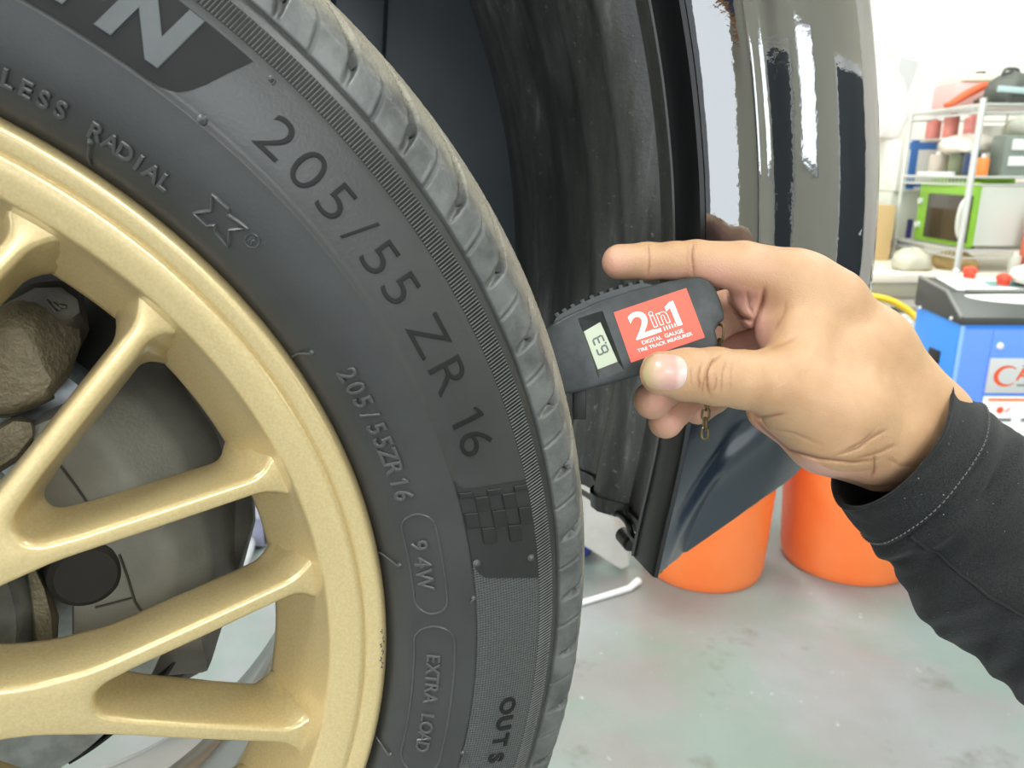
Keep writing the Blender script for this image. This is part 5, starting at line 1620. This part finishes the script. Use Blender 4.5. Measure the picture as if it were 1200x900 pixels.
def carton(name, u, v_, z, su, sv, sz, m, label, tape=None, cat='box', rot=0.0, group=None):
    e = thing(name, u, v_, z, label, cat, group, rot)
    MB().box((0, 0, sz / 2), (su, sv, sz), bevel=.003).build('carton_body', m, e)
    mb = MB()
    mb.box((0, 0, sz + .001), (su * .98, .004, .002)).box((-su / 4, 0, sz + .0012), (su / 2.05, sv * .97, .002)).box((su / 4, 0, sz + .0012), (su / 2.05, sv * .97, .002))
    mb.build('carton_flaps', m, e, smooth=False)
    if tape:
        for (c, s, mm) in tape: MB().box(c, s).build('printed_band', mm, e, smooth=False)
    return e
M_BPRINT = mat('royal_blue_print', (.06, .20, .56), .5); M_NPRINT = mat('navy_print', (.06, .06, .24), .5)
M_CARD = mat('brown_cardboard', (.52, .36, .17), .7); M_WBOX = mat('white_card', (.80, .79, .74), .6); M_PBOX = mat('pale_grey_card', (.66, .68, .60), .6)
s1, s2, s3 = RZ + SH[0] + .003, RZ + SH[1] + .003, RZ + SH[2] + .003
# toaster oven on the low shelf, its front faces left
ov = thing('toaster_oven', RU + .05, RV + .03, s1, 'lime green fronted toaster oven with dark window on the low rack shelf', 'oven')
M_LIME = mat('lime_green_plastic', (.26, .54, .04), .4)
MB().box((.15, .19, .125), (.26, .36, .23), bevel=.012).build('oven_body', mat('pale_grey_enamel', (.62, .65, .57), .4), ov)
MB().box((.012, .22, .129), (.024, .42, .250), bevel=.008).build('oven_front', M_LIME, ov)
MB().box((-.002, .18, .112), (.012, .32, .180), bevel=.006).build('oven_window', mat('smoked_oven_glass', (.045, .035, .022), .15), ov)
MB().tube(catmull([(-.006, .035, .20), (-.032, .030, .17), (-.040, .028, .115), (-.032, .030, .06), (-.006, .035, .03)], 6), .009, 10).build('oven_handle', M_PANEL, ov)
for k in range(2): MB().lathe([(.014, 0), (.013, .012), (0, .013)], 14, Matrix.Translation((.0, .40, .07 + .1 * k)) @ Matrix.Rotation(-pi / 2, 4, 'Y')).build('oven_knob', M_PANEL, ov)
MB().box((.15, .30, .252), (.28, .12, .026), bevel=.004).build('oven_top_tray', M_LIME, ov)
for a in (.04, .26):
    for b in (.05, .34): MB().lathe([(.012, 0), (.010, .012)], 10, Matrix.Translation((a, b, 0))).build('oven_foot', M_BLACK, ov)
carton('carton', 1.80, 3.72, RZ, .18, .30, .29, M_PBOX, 'pale carton printed with dark blue bars standing left of the oven', [((-.02, -.1508, .06), (.155, .002, .035), M_NPRINT), ((.01, -.1508, .12), (.025, .002, .10), M_NPRINT), ((.06, -.1508, .265), (.05, .002, .03), M_NPRINT)])
carton('carton', 1.86, 3.66, RZ + .293, .30, .22, .22, M_WBOX, 'white carton with royal blue stripes behind the rack post', [((-.085, -.1108, .115), (.035, .002, .21), M_BPRINT), ((-.05, -.1109, .195), (.12, .002, .03), M_BPRINT), ((.02, -.1108, .030), (.25, .002, .018), M_BPRINT)])
carton('carton', 1.70, 3.98, RZ, .20, .18, .50, M_WBOX, 'tall white carton with one blue edge stripe by the back wall', [((.02, -.0908, .30), (.02, .002, .38), M_BPRINT)])
carton('cardboard_box', 1.565, 3.55, RZ, .20, .26, .235, M_CARD, 'plain brown cardboard box on the bench left of the rack')
def bag(name, u, v_, z, su, sv, sz, m, label, cat='bag', seed=1, knot=True, group=None):
    e = thing(name, u, v_, z, label, cat, group)
    r_ = random.Random(seed); ph = [r_.uniform(0, 6.28) for _ in range(6)]
    prof_ = [(0, 0), (.34, .0), (.46, .05), (.5, .25), (.48, .5), (.40, .74), (.25, .9), (.10, .97), (0, 1.0)]
    vv, ff = [], []; n_ = 28
    for (rr_, hh) in prof_:
        for k in range(n_):
            a = 2 * pi * k / n_
            w_ = 1 + .09 * sin(3 * a + ph[0] + 3 * hh) + .06 * sin(7 * a + ph[1] - 4 * hh) + .05 * sin(2 * a + ph[2])
            vv.append((su * rr_ * cos(a) * w_, sv * rr_ * sin(a) * w_, sz * hh * (1 + .07 * sin(2 * a + ph[3]) * (hh > .1))))
    for i in range(len(prof_) - 1):
        for k in range(n_): ff.append((i * n_ + k, i * n_ + (k + 1) % n_, (i + 1) * n_ + (k + 1) % n_, (i + 1) * n_ + k))
    MB().add(vv, ff).build('bag_body', m, e, angle=60)
    if knot:
        MB().tube(catmull([(-.03, 0, sz * .95), (-.02, 0, sz * 1.10), (.02, .0, sz * 1.10), (.03, 0, sz * .95)], 4), .006, 8).build('bag_handle', m, e)
    return e
M_PINK = mat('dusty_pink_plastic', (.70, .44, .41), .5); M_GREYB = mat('charcoal_nylon', (.075, .08, .065), .6); M_RCLOTH = mat('red_cloth', (.72, .12, .04), .7)
# top of the rack
e = thing('pink_case', 1.885, 3.38, s3, 'dusty pink plastic case with cream lid on the rack top', 'case')
MB().box((0, 0, .055), (.22, .18, .11), bevel=.02).build('case_body', M_PINK, e)
MB().box((.03, 0, .122), (.24, .19, .03), bevel=.012).build('case_lid', mat('cream_lid', (.80, .76, .58), .5), e)
MB().box((.03, 0, .145), (.03, .04, .018), bevel=.006).build('case_knob', M_BLACK, e)
bag('tool_bag', 1.855, 3.07, s3, .16, .14, .115, M_GREYB, 'charcoal nylon bag lying on the rack top right of the pink case', seed=3)
bag('tool_bag', 2.02, 3.12, s3, .17, .2, .14, mat('black_nylon', (.03, .03, .028), .6), 'black nylon bag at the right end of the rack top', seed=5)
o = MB().box((1.0, 0, 0), (.15, .012, .022), bevel=.004).build('torch', mat('pale_teal_plastic', (.42, .55, .54), .4), None)
o.location = room(1.84, 2.985, s3 + .045) - UH * 0; o.rotation_euler = (0, radians(4), YAW)
for v_ in o.data.vertices: v_.co.x -= 1.0
tag(o, 'pale teal bar lying against the charcoal bags on the rack top', 'tool')
cl_ = [(-.13, -.02, .008), (-.09, 0, .022), (-.05, .01, .045), (0, 0, .075), (.04, .01, .085), (.07, 0, .07)]
e = thing('red_cloth', 1.83, 3.225, s3, 'bright red rag draped on the rack top before the pink case', 'cloth')
MB().tube(catmull(cl_, 5), [.008 + .009 * sin(pi * i / 25) for i in range(26)], 10).build('cloth_roll', M_RCLOTH, e)
MB().tube(catmull([(-.02, -.03, .02), (.02, -.02, .03), (.06, -.02, .02), (.10, -.01, .025)], 5), [.010, .012, .014, .016, .016, .015, .015, .015, .014, .014, .014, .013, .012, .012, .01, .008], 8).build('cloth_fold', mat('dark_brown_cloth', (.10, .05, .035), .7), e)
bag('plastic_bag', 1.66, 3.78, s2 + .16, .30, .24, .36, mat('milky_plastic_film', (.80, .78, .78), .35), 'tall milky plastic bag on the cartons left of the pink case', seed=8, knot=False)
# middle shelf
e = thing('radio', 1.945, 3.06, s2, 'grey green radio with dark knobs on the middle rack shelf', 'radio')
MB().box((0, 0, .075), (.20, .09, .15), bevel=.01).build('radio_body', mat('grey_green_plastic', (.20, .24, .20), .5), e)
for z_ in (.04, .08, .12): MB().lathe([(.015, 0), (.014, .014), (0, .015)], 14, Matrix.Translation((.075, -.045, z_)) @ YX).build('radio_knob', M_BLACK, e)
MB().box((-.03, -.047, .055), (.10, .006, .035), bevel=.002).box((-.03, -.047, .115), (.09, .006, .04), bevel=.002).build('radio_grille', M_PANEL, e)
carton('yellow_carton', 2.16, 3.10, s2, .20, .12, .15, mat('yellow_card', (.80, .70, .10), .5), 'yellow carton on the middle rack shelf right of the radio', [((-.02, -.0608, .06), (.12, .002, .03), mat('dark_yellow_print', (.55, .42, .03), .5))])
def can(name, u, v_, z, r, h, m, label, group='cans and bottles on the middle shelf', neck=False):
    e = thing(name, u, v_, z, label, 'bottle' if neck else 'can', group)
    p_ = [(0, 0), (r * .92, 0), (r, .006), (r, h * .72), (r * .9, h * .8), (r * .35, h * .88), (r * .35, h), (0, h)] if neck else [(0, 0), (r * .95, 0), (r, .005), (r, h - .008), (r * .92, h), (r * .85, h - .004), (0, h - .004)]
    MB().lathe(p_, 24).build('can_body', m, e)
    MB().lathe([(r * .40, h - .004), (r * .40, h + .014), (0, h + .016)], 16).build('can_cap', M_PANEL, e)
can('spray_can', 1.79, 3.36, s2, .036, .085, mat('beige_can', (.58, .50, .42), .5), 'squat beige can farthest left on the middle rack shelf')
can('spray_can', 1.80, 3.23, s2, .036, .085, mat('olive_can', (.20, .22, .13), .5), 'squat olive green can beside the dark blue can')
can('spray_can', 1.795, 3.12, s2, .034, .085, mat('dark_blue_can', (.03, .05, .12), .4), 'squat dark blue can between the olive and the orange ones')
can('spray_can', 1.790, 3.045, s2, .022, .068, mat('orange_can', (.85, .26, .06), .4), 'little orange bottle nearest the front rack post')
e = thing('white_tray', 1.76, 3.20, s2 + .0, 'flat white tray at the left edge of the middle rack shelf', 'tray')
MB().box((-.01, .10, .006), (.02, .26, .020), bevel=.003).build('tray_side', M_WHITE, e)
M_REDB = mat('pinkish_red_plastic', (.72, .26, .22), .5)
bag('plastic_bag', 1.84, 3.26, s2 + .089, .20, .26, .072, mat('cream_plastic_film', (.78, .72, .62), .4), 'crumpled cream plastic bag lying over the squat cans', seed=11, knot=False)
for k, (u, v_, hh, lb) in enumerate(((1.83, 3.52, .09, 'left one of three pinkish red bottles in the rack'), (1.85, 3.42, .11, 'tall middle one of three pinkish red bottles in the rack'), (1.87, 3.30, .09, 'right one of three pinkish red bottles in the rack'))):
    can('red_bottle', u, v_, s2 + .155, .030, hh, M_REDB, lb, 'pinkish red bottles in the rack', True)
e = thing('hanging_plant', 1.875, 3.08, s3 - .165, 'small green bundle hanging by a cord under the rack top', 'bundle')
MB().lathe([(0, 0), (.02, .004), (.030, .02), (.026, .035), (.008, .045), (0, .046)], 16).build('green_bundle', mat('faded_green_cloth', (.24, .33, .19), .7), e)
MB().tube([(0, 0, .045), (0, 0, .135)], .003, 6).build('hanging_cord', mat('olive_cord', (.35, .34, .20), .7), e)
carton('white_carton', 2.03, 3.42, s2, .20, .10, .20, M_WBOX, 'plain white carton at the back of the middle rack shelf')
bag('plastic_bag', 2.16, 3.32, s2 + .155, .30, .2, .10, mat('greenish_plastic_film', (.70, .73, .62), .4), 'greenish translucent bag stuffed in above the radio', seed=13, knot=False)
# bench top
bag('plastic_bag', 1.60, 3.10, RZ, .15, .14, .085, mat('clear_grey_film', (.46, .44, .34), .35), 'greyish plastic bag slumped on the bench left of the rack', seed=17, knot=False)
bag('brown_sack', 1.79, 3.13, RZ, .13, .22, .07, mat('brown_paper_sack', (.33, .22, .08), .7), 'small brown paper sack under the low rack shelf', seed=19, knot=False)
e = thing('oil_canister', 1.985, 2.93, RZ, 'coral red canister with white spout standing before the rack', 'canister')
MB().box((0, 0, .12), (.065, .12, .24), bevel=.010).build('canister_body', mat('coral_red_plastic', (.85, .18, .10), .45), e)
MB().tube([(-.005, 0, .235), (.0, 0, .265), (.010, 0, .295)], [.018, .015, .009], 12).build('canister_spout', M_WHITE, e)
MB().box((.0, -.061, .06), (.025, .003, .045)).build('canister_label', M_WBOX, e)
e = thing('oil_canister', 2.085, 2.92, RZ, 'dark green canister with white label right of the coral one', 'canister')
MB().box((0, 0, .115), (.11, .12, .23), bevel=.010).build('canister_body', mat('dark_green_plastic', (.045, .075, .06), .45), e)
MB().box((0, -.061, .185), (.105, .003, .085), bevel=.001).box((0, 0, .235), (.10, .10, .018), bevel=.006).build('canister_label', M_WBOX, e)
MB().box((0, -.0628, .180), (.07, .001, .035)).build('label_print', mat('pale_red_print', (.75, .45, .45), .5), e, smooth=False)
can('glass_jar', 1.93, 2.97, RZ, .022, .07, mat('clear_jar_glass', (.62, .60, .50), .15), 'small clear jar beside the foot of the coral canister', None)
# things fixed to the back wall
o = rbox('wall_poster', 1.86, 4.19, 1.58, .42, .008, .34, mat('pale_poster_paper', (.74, .73, .71), .7), kind=None)
tag(o, 'pale faded paper poster on the cream wall above the rack', 'poster')
MB().box((.02, -.005, .02), (.06, .002, .30), Matrix.Rotation(radians(14), 3, 'Y')).build('poster_stripe', mat('pale_rose_print', (.70, .60, .58), .7), o, smooth=False)
MB().box((.12, -.005, .0), (.10, .002, .24), Matrix.Rotation(radians(14), 3, 'Y')).build('poster_patch', mat('pale_grey_print', (.55, .56, .55), .7), o, smooth=False)
o = rbox('wall_notice', 1.868, 4.12, 1.20, .05, .06, .42, mat('straw_yellow_board', (.62, .55, .30), .7))
tag(o, 'narrow straw yellow board on the wall beside the bumper edge', 'board')
o = rbox('wall_notice', 1.868, 4.16, 1.50, .05, .02, .22, mat('salmon_card', (.80, .42, .32), .7))
tag(o, 'narrow salmon card on the wall beside the bumper edge', 'card')
